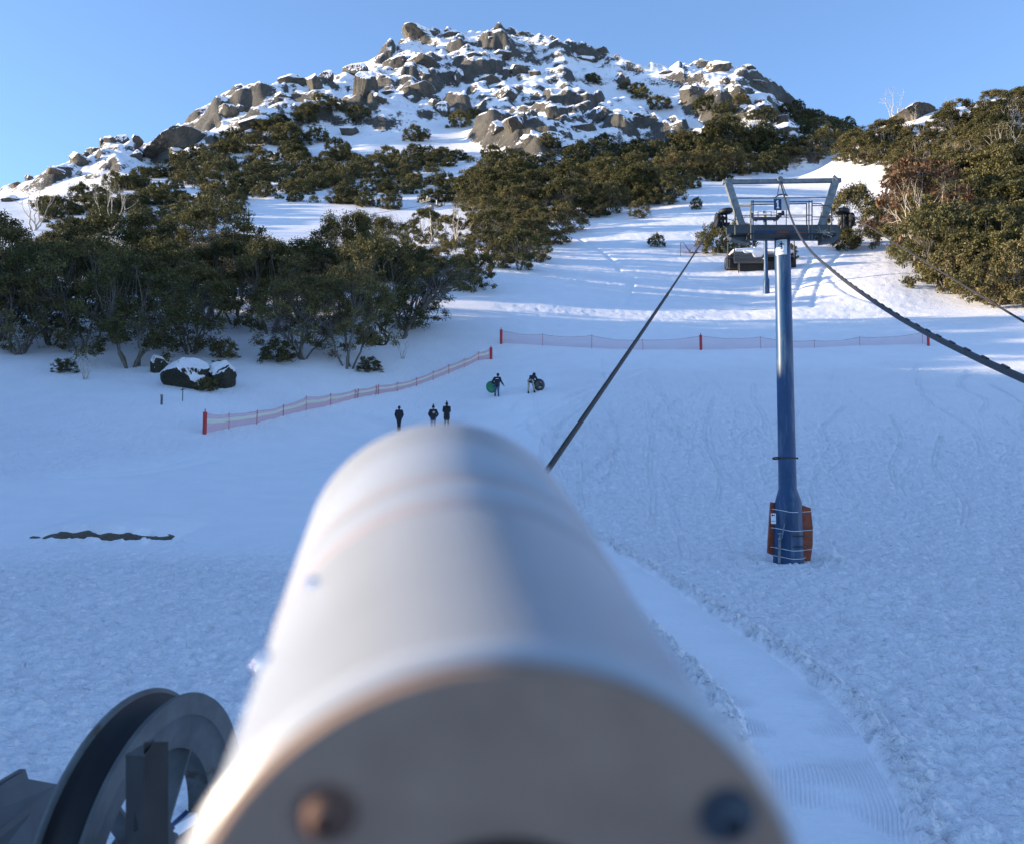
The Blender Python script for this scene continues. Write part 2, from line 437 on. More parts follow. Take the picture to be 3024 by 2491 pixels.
# skyline correction: each column's highest elevation meets the photographed ridge (minus rocks / bushes that stand on it)
SKY = [(-700,640),(-200,575),(0,560),(60,540),(150,500),(230,465),(330,420),(400,402),(420,432),(500,385),(560,345),(620,300),(680,262),(740,245),(800,245),(870,235),(950,222),(1030,215),
 (1060,200),(1100,165),(1150,130),(1190,110),(1230,106),(1300,92),(1400,92),(1480,78),(1560,95),(1640,112),(1700,122),(1800,150),(1850,178),(1920,190),(1980,192),(2050,182),(2110,178),(2200,195),(2280,232),
 (2340,290),(2400,338),(2480,360),(2530,372),(2600,375),(2650,352),(2720,325),(2790,322),(2870,312),(2920,296),(3024,282),(3500,240)]
sk = np.array(SKY, float)
pxs = CX + F * np.tan(az) / math.cos(TH)     # approximate column x at mid height
fr = (np.abs(az) < R_(36))
E = Z / rr[None]
lo = np.searchsorted(rr, 150); rj_ = np.full(NA, 300.); dm_ = np.zeros(NA)
def fit_skyline(k):
    E = Z / rr[None]
    pxs = CX + F * np.tan(az) / math.cos(TH)
    for i in np.where(fr)[0]:
        # elevation tangent of target skyline point for this azimuth (iterate px)
        px = pxs[i]
        for _ in range(3):
            py = np.interp(px, sk[:, 0], sk[:, 1]); q = at(px, py, 100.0); a_ = math.atan2(q.x, q.y); px += (az[i] - a_) * F
        tgt = q.z / math.hypot(q.x, q.y)
        j = lo + int(np.argmax(E[i, lo:])); m_ = E[i, j]
        rj_[i] = rr[j]; dm_[i] = tgt - m_
    fi = np.where(fr)[0]; ker = np.hanning(43); ker /= ker.sum()
    def sm_(a): return np.convolve(np.pad(a, 21, 'edge'), ker, 'valid')
    rj_[fi] = sm_(rj_[fi]); dms = dm_.copy(); dms[fi] = sm_(dm_[fi])
    for i in fi: Z[i] += dms[i] * rr * sstep(.55 * rj_[i], rj_[i], rr) * (1 - sstep(900, 2000, rr))
fit_skyline(1)
E = Z / rr[None]
ILO, IHI = int(np.searchsorted(az, R_(-29.5))), int(np.searchsorted(az, R_(29.5)))
PX, PY = proj(X, np.maximum(Y, .5), Z)
Z0 = Z.copy()
def col_idx(a): return int(np.clip(np.searchsorted(az, a), 1, NA - 1))
def hit(px, py, rmin=8.0):
    """first ground point seen at photo position (px, py)"""
    q = at(px, py, 100.0); a = math.atan2(q.x, q.y); e = q.z / math.hypot(q.x, q.y)
    i = col_idx(a); i = i if abs(az[i] - a) < abs(az[i - 1] - a) else i - 1
    j0 = int(np.searchsorted(rr, rmin)); El = Z[i, j0:] / rr[j0:]
    k = np.argmax(El >= e)
    if El[k] < e: k = int(np.argmax(El))
    j = j0 + k; r = rr[j]
    if k > 0:
        e1, e2 = El[k - 1], El[k]
        if e2 > e1: r = rr[j - 1] + (rr[j] - rr[j - 1]) * min(1, max(0, (e - e1) / (e2 - e1)))
    x, y = math.sin(a) * r, math.cos(a) * r
    return Vector((x, y, ground(x, y)))
def ground(x, y, Z=None):
    Z = globals()['Z'] if Z is None else Z
    a = math.atan2(x, y); r = math.hypot(x, y)
    i = col_idx(a); fa = (a - az[i - 1]) / (az[i] - az[i - 1]); j = int(np.clip(np.searchsorted(rr, r), 1, NR - 1)); fj = (r - rr[j - 1]) / (rr[j] - rr[j - 1])
    fa = min(1, max(0, fa)); fj = min(1, max(0, fj))
    return float((Z[i - 1, j - 1] * (1 - fj) + Z[i - 1, j] * fj) * (1 - fa) + (Z[i, j - 1] * (1 - fj) + Z[i, j] * fj) * fa)

# unseen ridge on the left, its crest shaped to shade the lower slope
Tpts = np.array([(-80, -.42), (-30, -.42), (.9, -.42), (4, 1.0), (7, 2.2), (14, 3.6), (28, 5.2), (42, 6.2), (50, 11), (60, 14.5), (72, 16), (86, 16.3), (95, 14.5), (106, 18), (118, 20), (128, 14), (140, 0)])
Tl = np.interp(Y, Tpts[:, 0], Tpts[:, 1])
xc = -(.62 * np.maximum(Y, 0) + 26)
crest = Tl + (-xc) * math.tan(SUN_EL)
crn = crest + fbm(X / 9, Y / 9, 3, 5) * np.where(Y < 22, .08, 1.4)
side = sstep(0, 1, (X - (xc - 28)) / 28) * (1 - sstep(0, 1, (X - xc) / 20)) 
side = side * sstep(-95, -50, Y) * (1 - sstep(116, 136, Y))
Z = np.where(side > 0, Z + np.maximum(crn - Z, 0) * side, Z)

# rock zone / mask
ROCKZ = [(0,520),(60,500),(230,430),(420,370),(560,320),(680,240),(950,190),(1100,130),(1240,60),(1500,50),(1850,140),(2100,150),(2290,205),(2430,330),(2460,400),(2400,470),(2250,440),(2100,470),(1900,420),(1750,440),(1600,470),(1450,440),(1330,350),(1150,370),(1000,340),(900,350),(800,370),(660,370),(600,420),(430,460),(230,500),(60,560),(0,560)]
OPEN1 = [(1850,190),(2030,205),(2005,265),(2100,330),(2170,370),(2120,400),(1950,380),(1900,320),(1800,260),(1700,200)]
OPEN2 = [(1140,390),(1250,350),(1340,330),(1420,340),(1450,380),(1300,410),(1160,440)]
farm = (rr > 200)[None] & (np.abs(az) < R_(32))[:, None]
jx = PX + 14 * fbm(X / 11, Y / 11, 2, 3); jy = PY + 14 * fbm(X / 11, Y / 11, 2, 4)
rockz = (in_poly(jx, jy, ROCKZ) & ~in_poly(jx, jy, OPEN1) & ~in_poly(jx, jy, OPEN2) & farm).astype(float)
# mountain relief
ys_ = np.hanning(19); ys_ /= ys_.sum()
rsoft = rockz[ILO:IHI].copy()
rsoft = np.apply_along_axis(lambda c: np.convolve(c, ys_, 'same'), 0, rsoft); rsoft = np.apply_along_axis(lambda c: np.convolve(c, ys_, 'same'), 1, rsoft)
rs_full = np.zeros(Z.shape); rs_full[ILO:IHI] = rsoft * (.35 + .65 * sstep(40, 330, PX[ILO:IHI]))
mt = sstep(190, 300, rr)[None] * (np.abs(az) < R_(45))[:, None]
rel = fbm(X / 42, Y / 42, 4, 11, .5, True)
wx_ = 5 * fbm(X / 18, Y / 18, 2, 201); wy_ = 5 * fbm(X / 18, Y / 18, 2, 203)
crs = fbm((X + .5 * Y + wx_) / 13, (Y - .3 * X + wy_) / 26, 4, 205, .55, True)
rib = fbm((X + .35 * Y) / 24, (Y - .2 * X) / 70, 4, 15, .5, True)
Z += mt * (rs_full * (rel * 3.4 + rib * 4.5 + crs * 1.3 + fbm(X / 9, Y / 9, 5, 21, .62) * 1.5) + (1 - rs_full) * fbm(X / 60, Y / 60, 3, 31) * 1.2) * (1 - sstep(600, 1500, rr)[None])
mid = (sstep(60, 120, rr) * (1 - sstep(240, 320, rr)))[None]
Z += mid * fbm(X / 22, Y / 22, 3, 41) * .45
# jointed granite: every cell of a warped mosaic is a tilted block with steep sides
def mosaic(x, y, size, seed):
    xs = x / size + .25 * fbm(x / size, y / size, 2, seed); ys = y / size + .25 * fbm(x / size + 9, y / size, 2, seed + 1)
    xi = np.floor(xs).astype(np.int64); yi = np.floor(ys).astype(np.int64); best = np.full(x.shape, 9.); cxx = np.zeros(x.shape); cyy = np.zeros(x.shape); hh = np.zeros(x.shape)
    for dx in (-1, 0, 1):
        for dy in (-1, 0, 1):
            ix = xi + dx; iy = yi + dy; h = (ix * 374761393 + iy * 668265263 + seed * 97463) & 0xffffffff; h = ((h ^ (h >> 13)) * 1274126177) & 0xffffffff
            jx_ = ix + .12 + .76 * (h & 1023) / 1023.; jy_ = iy + .12 + .76 * ((h >> 10) & 1023) / 1023.
            d = (xs - jx_) ** 2 + (ys - jy_) ** 2; m_ = d < best
            best = np.where(m_, d, best); cxx = np.where(m_, jx_ - xs, cxx); cyy = np.where(m_, jy_ - ys, cyy); hh = np.where(m_, ((h >> 20) & 1023) / 1023., hh)
    return cxx * size, cyy * size, best, hh
ja = int(np.searchsorted(rr, 200)); jb = int(np.searchsorted(rr, 560)); ia_, ib_ = ILO, IHI
Xm, Ym = X[ia_:ib_, ja:jb], Y[ia_:ib_, ja:jb]; rzm = rs_full[ia_:ib_, ja:jb]
gxx = np.gradient(Z[ia_:ib_, ja:jb], axis=1) / np.gradient(rr[ja:jb])[None]     # radial slope
big_ = sstep(-.15, .15, fbm(Xm / 30, Ym / 30, 2, 121))
for size, amp, sd_, til in ((26., 2.6, 137, .3), (13., 2.6, 131, .36), (6.0, 1.2, 133, .4), (2.8, .2, 135, .2)):
    cx_, cy_, d_, h_ = mosaic(Xm * 1.0, Ym * (.8 if size > 10 else 1), size, sd_)
    dome = 1 - np.clip(d_ * 1.6, 0, 1) ** 2
    add = cy_ * np.clip(gxx, .1, .9) * til + (h_ - .4) * amp + dome * size * .07
    Z[ia_:ib_, ja:jb] += rzm * add * (big_ if size > 10 else (.45 + .55 * big_ if size > 4 else 1)) * (h_ > .28)
# rounded granite outcrops stamped into the crags
ZB = Z.copy()
def ground0(x, y): return ground(x, y, ZB)
def stamp(x0, y0, R, h, asp, rot, pw, tl=.5):
    a0 = math.atan2(x0, y0); r0 = math.hypot(x0, y0); zc = ground0(x0, y0); gx_ = (ground0(x0 + 2, y0) - ground0(x0 - 2, y0)) / 4; gy_ = (ground0(x0, y0 + 2) - ground0(x0, y0 - 2)) / 4; Rm = R * max(asp, 1) * 1.05
    i0 = col_idx(a0 - Rm / r0) - 1; i1 = col_idx(a0 + Rm / r0) + 1; j0 = int(np.searchsorted(rr, r0 - Rm)); j1 = int(np.searchsorted(rr, r0 + Rm)) + 1
    dx = X[i0:i1, j0:j1] - x0; dy = Y[i0:i1, j0:j1] - y0
    u = (dx * math.cos(rot) + dy * math.sin(rot)) / (R * asp); v = (-dx * math.sin(rot) + dy * math.cos(rot)) / R
    d = (np.abs(u) ** pw + np.abs(v) ** pw)
    top = zc + h * np.sqrt(np.clip(1 - d ** 1.5, 0, 1)) + dx * gx_ * .6 + dy * gy_ * tl
    blk = np.where(d < 1, top, -1e9)
    sl = Z[i0:i1, j0:j1]; np.maximum(sl, blk, out=sl)
cand = 0; k = 0
while k < 120 and cand < 25000:
    cand += 1
    px = RNG.uniform(0, 2460); py = RNG.uniform(50, 560)
    P1 = np.array([px]); P2 = np.array([py])
    if not in_poly(P1, P2, ROCKZ)[0] or in_poly(P1, P2, OPEN1)[0] or in_poly(P1, P2, OPEN2)[0]: continue
    if perlin(np.array([px / 90.]), np.array([py / 60.]), 77)[0] < -.12: continue
    if px < 650 and RNG.random() < .6: continue
    q = hit(px, py, 200)
    R = float(np.exp(RNG.uniform(math.log(.9), math.log(3.6))))
    stamp(q.x, q.y, R, R * RNG.uniform(.15, .55), RNG.uniform(.7, 1.9), RNG.uniform(-1, 1), RNG.uniform(1.8, 3.5), RNG.uniform(.15, .75)); k += 1

zz = Z[ILO:IHI, ja:jb]; rz3 = rs_full[ILO:IHI, ja:jb]
for _ in range(2):
    z2 = zz.copy(); z2[1:-1] = .25 * zz[:-2] + .5 * zz[1:-1] + .25 * zz[2:]; z3 = z2.copy(); z3[:, 1:-1] = .15 * z2[:, :-2] + .7 * z2[:, 1:-1] + .15 * z2[:, 2:]; zz = z3
Z[ILO:IHI, ja:jb] = np.where(rz3 > 0, zz, Z[ILO:IHI, ja:jb])
fit_skyline(2)
# foreground: groomed path, berms, churned snow, ski tracks
def polydist(line, Xa, Ya):
    """distance to polyline, signed side, and along-distance"""
    best = np.full(Xa.shape, 1e9); sg = np.zeros(Xa.shape); al = np.zeros(Xa.shape); acc = 0
    for (x1, y1), (x2, y2) in zip(line[:-1], line[1:]):
        dx, dy = x2 - x1, y2 - y1; L = math.hypot(dx, dy)
        t = np.clip(((Xa - x1) * dx + (Ya - y1) * dy) / (L * L), 0, 1)
        ex = Xa - x1 - t * dx; ey = Ya - y1 - t * dy; d = np.sqrt(ex * ex + ey * ey)
        m_ = d < best; best = np.where(m_, d, best); sg = np.where(m_, np.sign(dx * ey - dy * ex) * d, sg); al = np.where(m_, acc + t * L, al); acc += L
    return best, sg, al
def smooth_line(P_, n=8):
    P_ = [P_[0]] + P_ + [P_[-1]]; out = []
    for i in range(1, len(P_) - 2):
        p0, p1, p2, p3 = [np.array(p) for p in P_[i - 1:i + 3]]
        for t in np.linspace(0, 1, n, endpoint=False): out.append(tuple(.5 * ((2 * p1) + (-p0 + p2) * t + (2 * p0 - 5 * p1 + 4 * p2 - p3) * t * t + (-p0 + 3 * p1 - 3 * p2 + p3) * t ** 3)))
    out.append(tuple(P_[-2])); return out
nearj = int(np.searchsorted(rr, 150)); sl = (slice(ILO, IHI), slice(0, nearj))
Xn, Yn = X[sl], Y[sl]; Zn = np.zeros(Xn.shape); PXn, PYn = PX[sl], PY[sl]
wob = 60 * fbm(Xn / 5, Yn / 5, 3, 51)
churn = np.clip(sstep(1560, 1760, PXn + wob + .25 * (PYn - 1100)) * sstep(1050, 1120, PYn + wob * .5) + sstep(1560, 1680, PYn + wob * .6 - .06 * np.abs(PXn - 300)), 0, 1)
churn = np.maximum(churn, .6 * sstep(60, 0, np.abs(PYn - (1290 - .16 * (PXn - 605)) + 120) - 130) * (1 - sstep(1380, 1620, PXn)))
path_px = [(1560,1500),(1700,1590),(1850,1690),(2010,1810),(2190,1950),(2330,2080),(2410,2230),(2440,2360),(2450,2491),(2440,2700)]
path = smooth_line([(hit(px, py, 5).x, hit(px, py, 5).y) for px, py in path_px])
pd, ps, pa = polydist(path, Xn, Yn)
HW = .72
inp = 1 - sstep(HW - .08, HW + .05, pd + .05 * fbm(Xn / .4, Yn / .4, 2, 8))
berm = np.exp(-((pd - HW - .18) / .17) ** 2)
lump = fbm(Xn / .34, Yn / .34, 3, 61, .6); lump2 = fbm(Xn / .13, Yn / .13, 2, 63, .6)
pits = np.minimum(fbm(Xn / .42 + .3 * lump, Yn / .55, 2, 65), 0)
fade = 1 - sstep(50, 90, rr[:nearj])[None]
Zn += fade * churn * (1 - inp) * (.105 * lump + .045 * lump2 + .24 * pits)
Zn += fade * (1 - churn) * (1 - inp) * (.008 * lump + .02 * fbm(Xn / 2.2, Yn / 2.2, 3, 67))
Zn += berm * (.06 + .13 * np.maximum(lump, -.3) + .06 * lump2) * fade
Zn -= inp * .07
cord = sstep(.1, .5, fbm(Xn / 1.3, Yn / 1.3, 2, 71) + .25)
Zn += inp * cord * .011 * np.sin((ps + .05 * fbm(Xn / 1.5, Yn / 1.5, 2, 73)) * 2 * np.pi / .046) * (1 - sstep(13, 17, rr[:nearj])[None])
Zn += inp * .012 * fbm(Xn / .6, Yn / .6, 3, 75)
for tp, wd, dep in (([(1905,1180),(1925,1300),(1965,1420),(2030,1640)], .12, .05), ([(1935,1100),(1990,1240),(2060,1400),(2120,1520)], .1, .035),
               ([(1740,1230),(1725,1320),(1735,1420)], .12, .04), ([(2080,1190),(2150,1330),(2300,1560)], .1, .03), ([(2460,1080),(2420,1290),(2520,1500)], .1, .03),
               ([(150,1405),(420,1390),(620,1350)], .5, .05), ([(560,1420),(900,1380),(1160,1330)], .4, .04), ([(2500,1150),(2760,1330),(3000,1560)], .12, .035),
               ([(1450,1300),(1650,1190),(1900,1090)], .5, .05), ([(2050,1600),(2200,1720),(2350,1780)], .12, .05)):
    ln = smooth_line([(hit(px, py).x, hit(px, py).y) for px, py in tp]); d, s_, _ = polydist(ln, Xn, Yn)
    Zn -= dep * np.exp(-(np.abs(np.abs(d) - wd) / (wd * .55)) ** 2)
rt_ = np.random.default_rng(12)
jf = int(np.searchsorted(rr, 24))
Xq, Yq = Xn[:, jf:], Yn[:, jf:]
for k_ in range(46):
    x0 = rt_.uniform(1500, 2950); y0 = rt_.uniform(1060, 1300); dx_ = rt_.uniform(-160, 200); dy_ = rt_.uniform(90, 330); bx_ = rt_.uniform(-60, 60)
    tp = [(x0, y0), (x0 + dx_ * .35 + bx_, y0 + dy_ * .35), (x0 + dx_ * .7 - bx_ * .5, y0 + dy_ * .7), (x0 + dx_, y0 + dy_)]
    ln = smooth_line([(hit(*p_).x, hit(*p_).y) for p_ in tp], 4); d, _, _ = polydist(ln, Xq, Yq); wd = rt_.uniform(.07, .16)
    Zn[:, jf:] -= rt_.uniform(.03, .075) * np.exp(-(np.abs(d - wd) / (wd * .6)) ** 2)
# exposed earth bank: the snow steps up behind it
eb = at(290, 1580, 33.2)
ex = (Xn - eb.x) / 2.6; stepm = sstep(-.05, .1, Yn - eb.y - .35 * fbm(Xn / .9, Yn * 0, 2, 81)) * (1 - sstep(1.5, 6, Yn - eb.y)) * np.clip(1 - ex * ex, 0, 1)
Zn += .42 * stepm + .05 * np.exp(-((Yn - eb.y + .25) / .3) ** 2) * np.clip(1 - ex * ex, 0, 1) * fbm(Xn / .5, Yn / .5, 2, 83)
Zn += .16 * np.exp(-((Yn - eb.y + .95 + .2 * fbm(Xn / 1.3, Yn / 1.3, 2, 85)) / .28) ** 2) * (np.abs(ex) < 1.2) * sstep(-.1, .35, fbm(Xn / .55, Yn / .8, 3, 86))
# hollow under the left trees and drift beside the fence
Z[sl] += Zn
# mound of drifted snow at the lift mast's foot
fb = at(2330, 1655, 28)
d = np.hypot(X - fb.x, Y - fb.y - .2)
Z -= .10 * np.exp(-(d / .75) ** 2) - .10 * np.exp(-((d - 1.3) / .5) ** 2) * (Y > fb.y - .6)
# snow tracks on the upper slope
Xu = X[ILO:IHI]; Yu = Y[ILO:IHI]
um = (sstep(85, 100, rr) * (1 - sstep(200, 260, rr)))[None] * sstep(1400, 1520, PX[ILO:IHI]) * (1 - sstep(2650, 2850, PX[ILO:IHI]))
Z[ILO:IHI] += um * (.065 * fbm(Xu / 1.6, Yu / 1.6, 3, 91) + .06 * np.minimum(fbm(Xu / .8, Yu / .8, 2, 93), 0))
for tp in ([(2400,905),(2420,840),(2440,790),(2490,740)], [(2330,900),(2380,800),(2400,760)], [(1840,900),(1860,860),(1870,820)], [(2600,900),(2500,860),(2450,820)],[(1700,700),(1800,760),(1830,800)]):
    ln = smooth_line([(hit(px, py).x, hit(px, py).y) for px, py in tp]); ja, jb = int(np.searchsorted(rr, 85)), int(np.searchsorted(rr, 190))
    d, _, _ = polydist(ln, X[ILO:IHI, ja:jb], Y[ILO:IHI, ja:jb]); Z[ILO:IHI, ja:jb] -= .16 * np.exp(-(d / .35) ** 2) * (1 + .5 * fbm(X[ILO:IHI, ja:jb] / .9, Y[ILO:IHI, ja:jb] / .9, 2, 7))
zone = np.zeros((NA, NR, 4), np.float32); zone[..., 3] = 1; zone[..., 0] = np.maximum(rockz, (rr > 235)[None] * (PX < 2480))
zone[ILO:IHI, :nearj, 2] = churn * (1 - inp) + berm * .5
zone[..., 2] += (um.sum() > 0) * 0
# mesh
V = np.stack([X, Y, Z], -1).reshape(-1, 3)
ii = np.arange(NA - 1)[:, None] * NR + np.arange(NR - 1)[None]
quads = np.stack([ii, ii + NR, ii + NR + 1, ii + 1], -1).reshape(-1, 4)
ctr = np.array([[0, 0, float(Z[:, 0].mean())]]); V = np.concatenate([V, ctr]); ci = len(V) - 1
tri = np.stack([np.full(NA - 1, ci), np.arange(1, NA) * NR, np.arange(NA - 1) * NR], -1)
me = np_mesh('ground', V, [quads[:, ::-1], tri[:, ::-1]])
ca = me.color_attributes.new('zone', 'FLOAT_COLOR', 'POINT')
ca.data.foreach_set('color', np.concatenate([zone.reshape(-1, 4), np.array([[0, 0, 0, 1]], np.float32)]).ravel().astype(np.float32))
nn = me.polygons[len(me.polygons) // 3].normal.z
if nn < 0: me.flip_normals()
tag(link('snow_ground', me, M_TERR), kind='structure')
# ------------------------------------------------------------------ vegetation prototypes
def gum_proto(name, seed, H=9.0, W=9.0, stems=4, tips=60, cards=150, leaf=.17, lean=(0, 0), base=.42, flat=.5, clump=.85, leafm=None, stemr=.13, twigs=3, low=.15, lowtop=.2, parts=True, stemmat=None):
    """umbrella crown on splayed stems; returns (trunk mesh, crown mesh)"""
    rg = np.random.default_rng(seed); mb = MB(); C = []
    tip = []
    for i in range(tips):
        if rg.random() < low: u = rg.uniform(.2, .95); zz = H * rg.uniform(base * .55, base + lowtop)
        else:
            u = math.sqrt(rg.uniform(0.0, 1.0)); zz = H * (base + (1 - base) * (1 - u ** 2.4) ** .5 * rg.uniform(.86, 1.02)) - clump * .3
        a = i * 2.399963 + rg.uniform(-.3, .3); rad = u * W / 2
        tip.append(Vector((math.cos(a) * rad + lean[0] * zz / H, math.sin(a) * rad + lean[1] * zz / H, zz)))
    sect = [[] for _ in range(stems)]
    for t in tip:
        a = math.atan2(t.y - lean[1] * .8, t.x - lean[0] * .8) % (2 * math.pi); sect[int(a / (2 * math.pi) * stems) % stems].append(t)
    def path(a, b, r0, r1, n, bend, nn=6):
        L = (b - a).length; pts = []; off = Vector((rg.normal(), rg.normal(), rg.normal() * .4)) * L * bend
        for i in range(n + 1):
            t = i / n; p = a.lerp(b, t) + off * math.sin(t * math.pi) + Vector((rg.normal(), rg.normal(), rg.normal())) * L * .018 * (0 < i < n)
            pts.append(p)
        mb.tube(pts, [r0 + (r1 - r0) * (i / n) for i in range(n + 1)], nn, cap=False); return pts
    for s_ in sect:
        if not s_: continue
        cen = sum(s_, Vector()) / len(s_)
        b0 = Vector((rg.uniform(-.25, .25), rg.uniform(-.25, .25), -.6)) * (H / 9)
        fork = Vector((cen.x * .5, cen.y * .5, cen.z * rg.uniform(.38, .55)))
        st = path(b0, fork, stemr * rg.uniform(.8, 1.2), stemr * .62, 6, .09, 7)
        s_.sort(key=lambda t: math.atan2(t.y, t.x)); ng = max(1, len(s_) // 4)
        for g in range(ng):
            grp = s_[g::ng]; cg = sum(grp, Vector()) / len(grp)
            o = st[-1] if rg.random() < .6 else st[-2]
            f2 = o.lerp(cg, .55); sp = path(o, f2, stemr * .5, stemr * .27, 4, .1, 5)
            for t in grp:
                o2 = sp[-1] if rg.random() < .6 else sp[-2]
                tp = path(o2, t, stemr * .24, stemr * .06, 4, .12, 4)
                for _ in range(twigs):
                    q = tp[-2].lerp(tp[-1], rg.random()); path(q, q + Vector((rg.normal(), rg.normal(), rg.normal() * .6)) * clump * .55, stemr * .07, stemr * .025, 2, .1, 3)
    nt_ = 0
    if cards:
        for t in tip:
            k = int(cards * rg.uniform(.6, 1.3)); v = rg.normal(size=(k, 3)); v /= np.linalg.norm(v, axis=1)[:, None]
            rad = rg.uniform(.35, 1, k)[:, None] ** .6
            sc = np.array([clump, clump, clump * flat]) * rg.uniform(.75, 1.3)
            v[:, 2] = np.where(v[:, 2] < -.2, v[:, 2] * .5, v[:, 2])
            # sub-clusters give tufts
            sub = rg.normal(size=(7, 3)); sub /= np.linalg.norm(sub, axis=1)[:, None]; which = rg.integers(0, 7, k)
            p = np.array(t) + (v * .45 + sub[which] * .75 ) * rad * sc
            C.append(p)
        C = np.concatenate(C); nt_ = len(C)
        nrm = rg.normal(size=(nt_, 3)) + np.array([0, 0, .5]); nrm /= np.linalg.norm(nrm, axis=1)[:, None]
        ax = np.cross(nrm, rg.normal(size=(nt_, 3))); ax /= np.linalg.norm(ax, axis=1)[:, None]; bx = np.cross(nrm, ax)
        l = (leaf * rg.uniform(.6, 1.35, nt_))[:, None]
        quad = np.stack([C - ax * l, C - bx * l * .42, C + ax * l, C + bx * l * .42], 1).reshape(-1, 3)
        fq = np.arange(nt_ * 4).reshape(-1, 4)
    tv = np.array(mb.v); tf = [f for f in mb.f]
    t4 = np.array([f for f in tf if len(f) == 4])
    if parts:
        tm = np_mesh(name + '_trunk', tv, [t4]); tm.materials.append(stemmat or M_BARK)
        cm = None
        if cards: cm = np_mesh(name + '_crown', quad, [fq], smooth=False); cm.materials.append(leafm or M_LEAF)
        return tm, cm
    if not cards:
        m_ = np_mesh(name, tv, [t4]); m_.materials.append(stemmat or M_BARK); return m_
    m_ = np_mesh(name, np.concatenate([quad, tv]), [fq, t4 + len(quad)], [0] * nt_ + [1] * len(t4), smooth=False)
    m_.materials.append(leafm or M_LEAF); m_.materials.append(stemmat or M_BARK); return m_
def place_tree(meshes, loc, s, rz, name, label, cat, group, sz=None, leafm=None, lean=0):
    o = thing(name, label, cat, loc, rz, group); o.scale = (s, s, sz or s)
    if lean: o.rotation_euler = (0, lean, rz)
    t = link('trunk', meshes[0], (), o)
    if meshes[1]: link('crown', meshes[1], (), o)
    return o

NEAR = [gum_proto('gum', 11 + i, H=9, W=[9, 10, 8, 9.5][i], stems=[5, 4, 6, 4][i], tips=[96, 104, 88, 100][i], cards=[330, 310, 340, 320][i], leaf=.088, base=[.2, .26, .18, .28][i], clump=.85, flat=.85, low=.24, lowtop=.3) for i in range(4)]
LEAN = gum_proto('leaning_gum', 31, H=7.5, W=7.5, stems=1, tips=46, cards=210, leaf=.09, lean=(4.6, .2), base=.55, clump=.7, low=.12, stemr=.24, twigs=7)
MIDG = [gum_proto('gum_mid', 51 + i, H=7, W=7.5, stems=4, tips=62, cards=240, leaf=.13, base=.2, clump=.8, flat=.85, low=.25, stemr=.11) for i in range(3)]
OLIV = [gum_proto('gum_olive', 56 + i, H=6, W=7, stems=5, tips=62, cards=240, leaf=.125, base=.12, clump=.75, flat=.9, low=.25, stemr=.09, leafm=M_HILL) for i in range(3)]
RUST = gum_proto('gum_brown', 60, H=6, W=6.5, stems=6, tips=50, cards=85, leaf=.15, base=.3, clump=.75, low=.25, stemr=.08, leafm=M_RUST, twigs=6, stemmat=M_PALE)
BUSH = [gum_proto('bush', 71 + i, H=2.7, W=4.8, stems=4, tips=58, cards=105, leaf=.125, base=.05, clump=.5, flat=1.0, low=.45, lowtop=.4, stemr=.06, twigs=1, parts=False, leafm=[M_SCRUB, M_LEAF][i % 2]) for i in range(5)]
BALL = [gum_proto('ball', 91 + i, H=4.6, W=5.2, stems=5, tips=80, cards=110, leaf=.13, base=.04, clump=.62, flat=1, low=.55, lowtop=.6, stemr=.06) for i in range(2)]
BARE = [gum_proto('bare', 81 + i, H=4, W=4, stems=5, tips=22, cards=0, base=.6, clump=.6, low=.2, stemr=.07, twigs=3, parts=False, stemmat=M_PALE) for i in range(3)]

def boulder_proto(name, seed, tall=1.0, cuts=11, sub=5, ang=.75):
    rg = random.Random(seed); bm = bmesh.new(); bmesh.ops.create_icosphere(bm, subdivisions=sub, radius=1)
    pl = []
    for i in range(cuts):
        a = rg.uniform(0, 6.283); z = rg.uniform(-.55, .95); h = math.sqrt(1 - z * z)
        pl.append((Vector((math.cos(a) * h, math.sin(a) * h, z)), rg.uniform(ang - .14, ang + .14)))
    off = Vector((seed * 3.1, seed * 1.7, 0))
    for v in bm.verts:
        p = v.co.copy()
        for nn_, d in pl:
            k = p.dot(nn_) - d
            if k > 0: p -= nn_ * k * .985
        p *= 1 + .07 * mnoise.noise(p * 1.6 + off) + .035 * mnoise.noise(p * 4 + off) + .015 * mnoise.noise(p * 9 + off)
        # cracks
        c = mnoise.noise(Vector((p.x * 2.2, p.y * 2.2, p.z * .7)) + off * 2)
        p *= 1 - .07 * max(0, 1 - abs(c) * 14)
        v.co = Vector((p.x, p.y, p.z * tall))
    me_ = bpy.data.meshes.new(name); bm.to_mesh(me_); bm.free()
    me_.polygons.foreach_set('use_smooth', [True] * len(me_.polygons)); me_.materials.append(M_ROCK); return me_
BOUL = [boulder_proto('boulder', s, cuts=[14, 18, 16, 24, 20, 15, 22, 18][s], ang=[.74, .66, .68, .58, .62, .72, .6, .66][s], sub=5) for s in range(8)]
FPX = F
def boulder(px, py, wpx, hpx, label, group=None, proto=None, rot=None, tilt=0, name='granite_boulder', Y=None, dark=False, depth=.9):
    if Y: q = at(px, py + hpx * .45, Y); q = Vector(q)
    else: q = hit(px, py + hpx * .42, 20)
    D = math.hypot(q.x, q.y); W_ = wpx / FPX * D / 2; H_ = hpx / FPX * D / 2
    p = at(px, py, q.y)
    rg = random.Random(int(px * 7 + py)); me_ = BOUL[proto if proto is not None else rg.randrange(8)]
    o = bpy.data.objects.new(name, me_); COL.objects.link(o)
    o.location = (p.x, q.y + W_ * .35 + (1.2 if D > 150 else 0), p.z)
    o.scale = (W_ * 1.22, W_ * depth * 1.1, H_ * 1.25)
    o.rotation_euler = (0, R_(tilt), rot if rot is not None else rg.uniform(-.5, .5))
    if dark: o.data = me_.copy(); o.data.materials[0] = M_ROCKMOSS
    return tag(o, label, 'boulder', group)
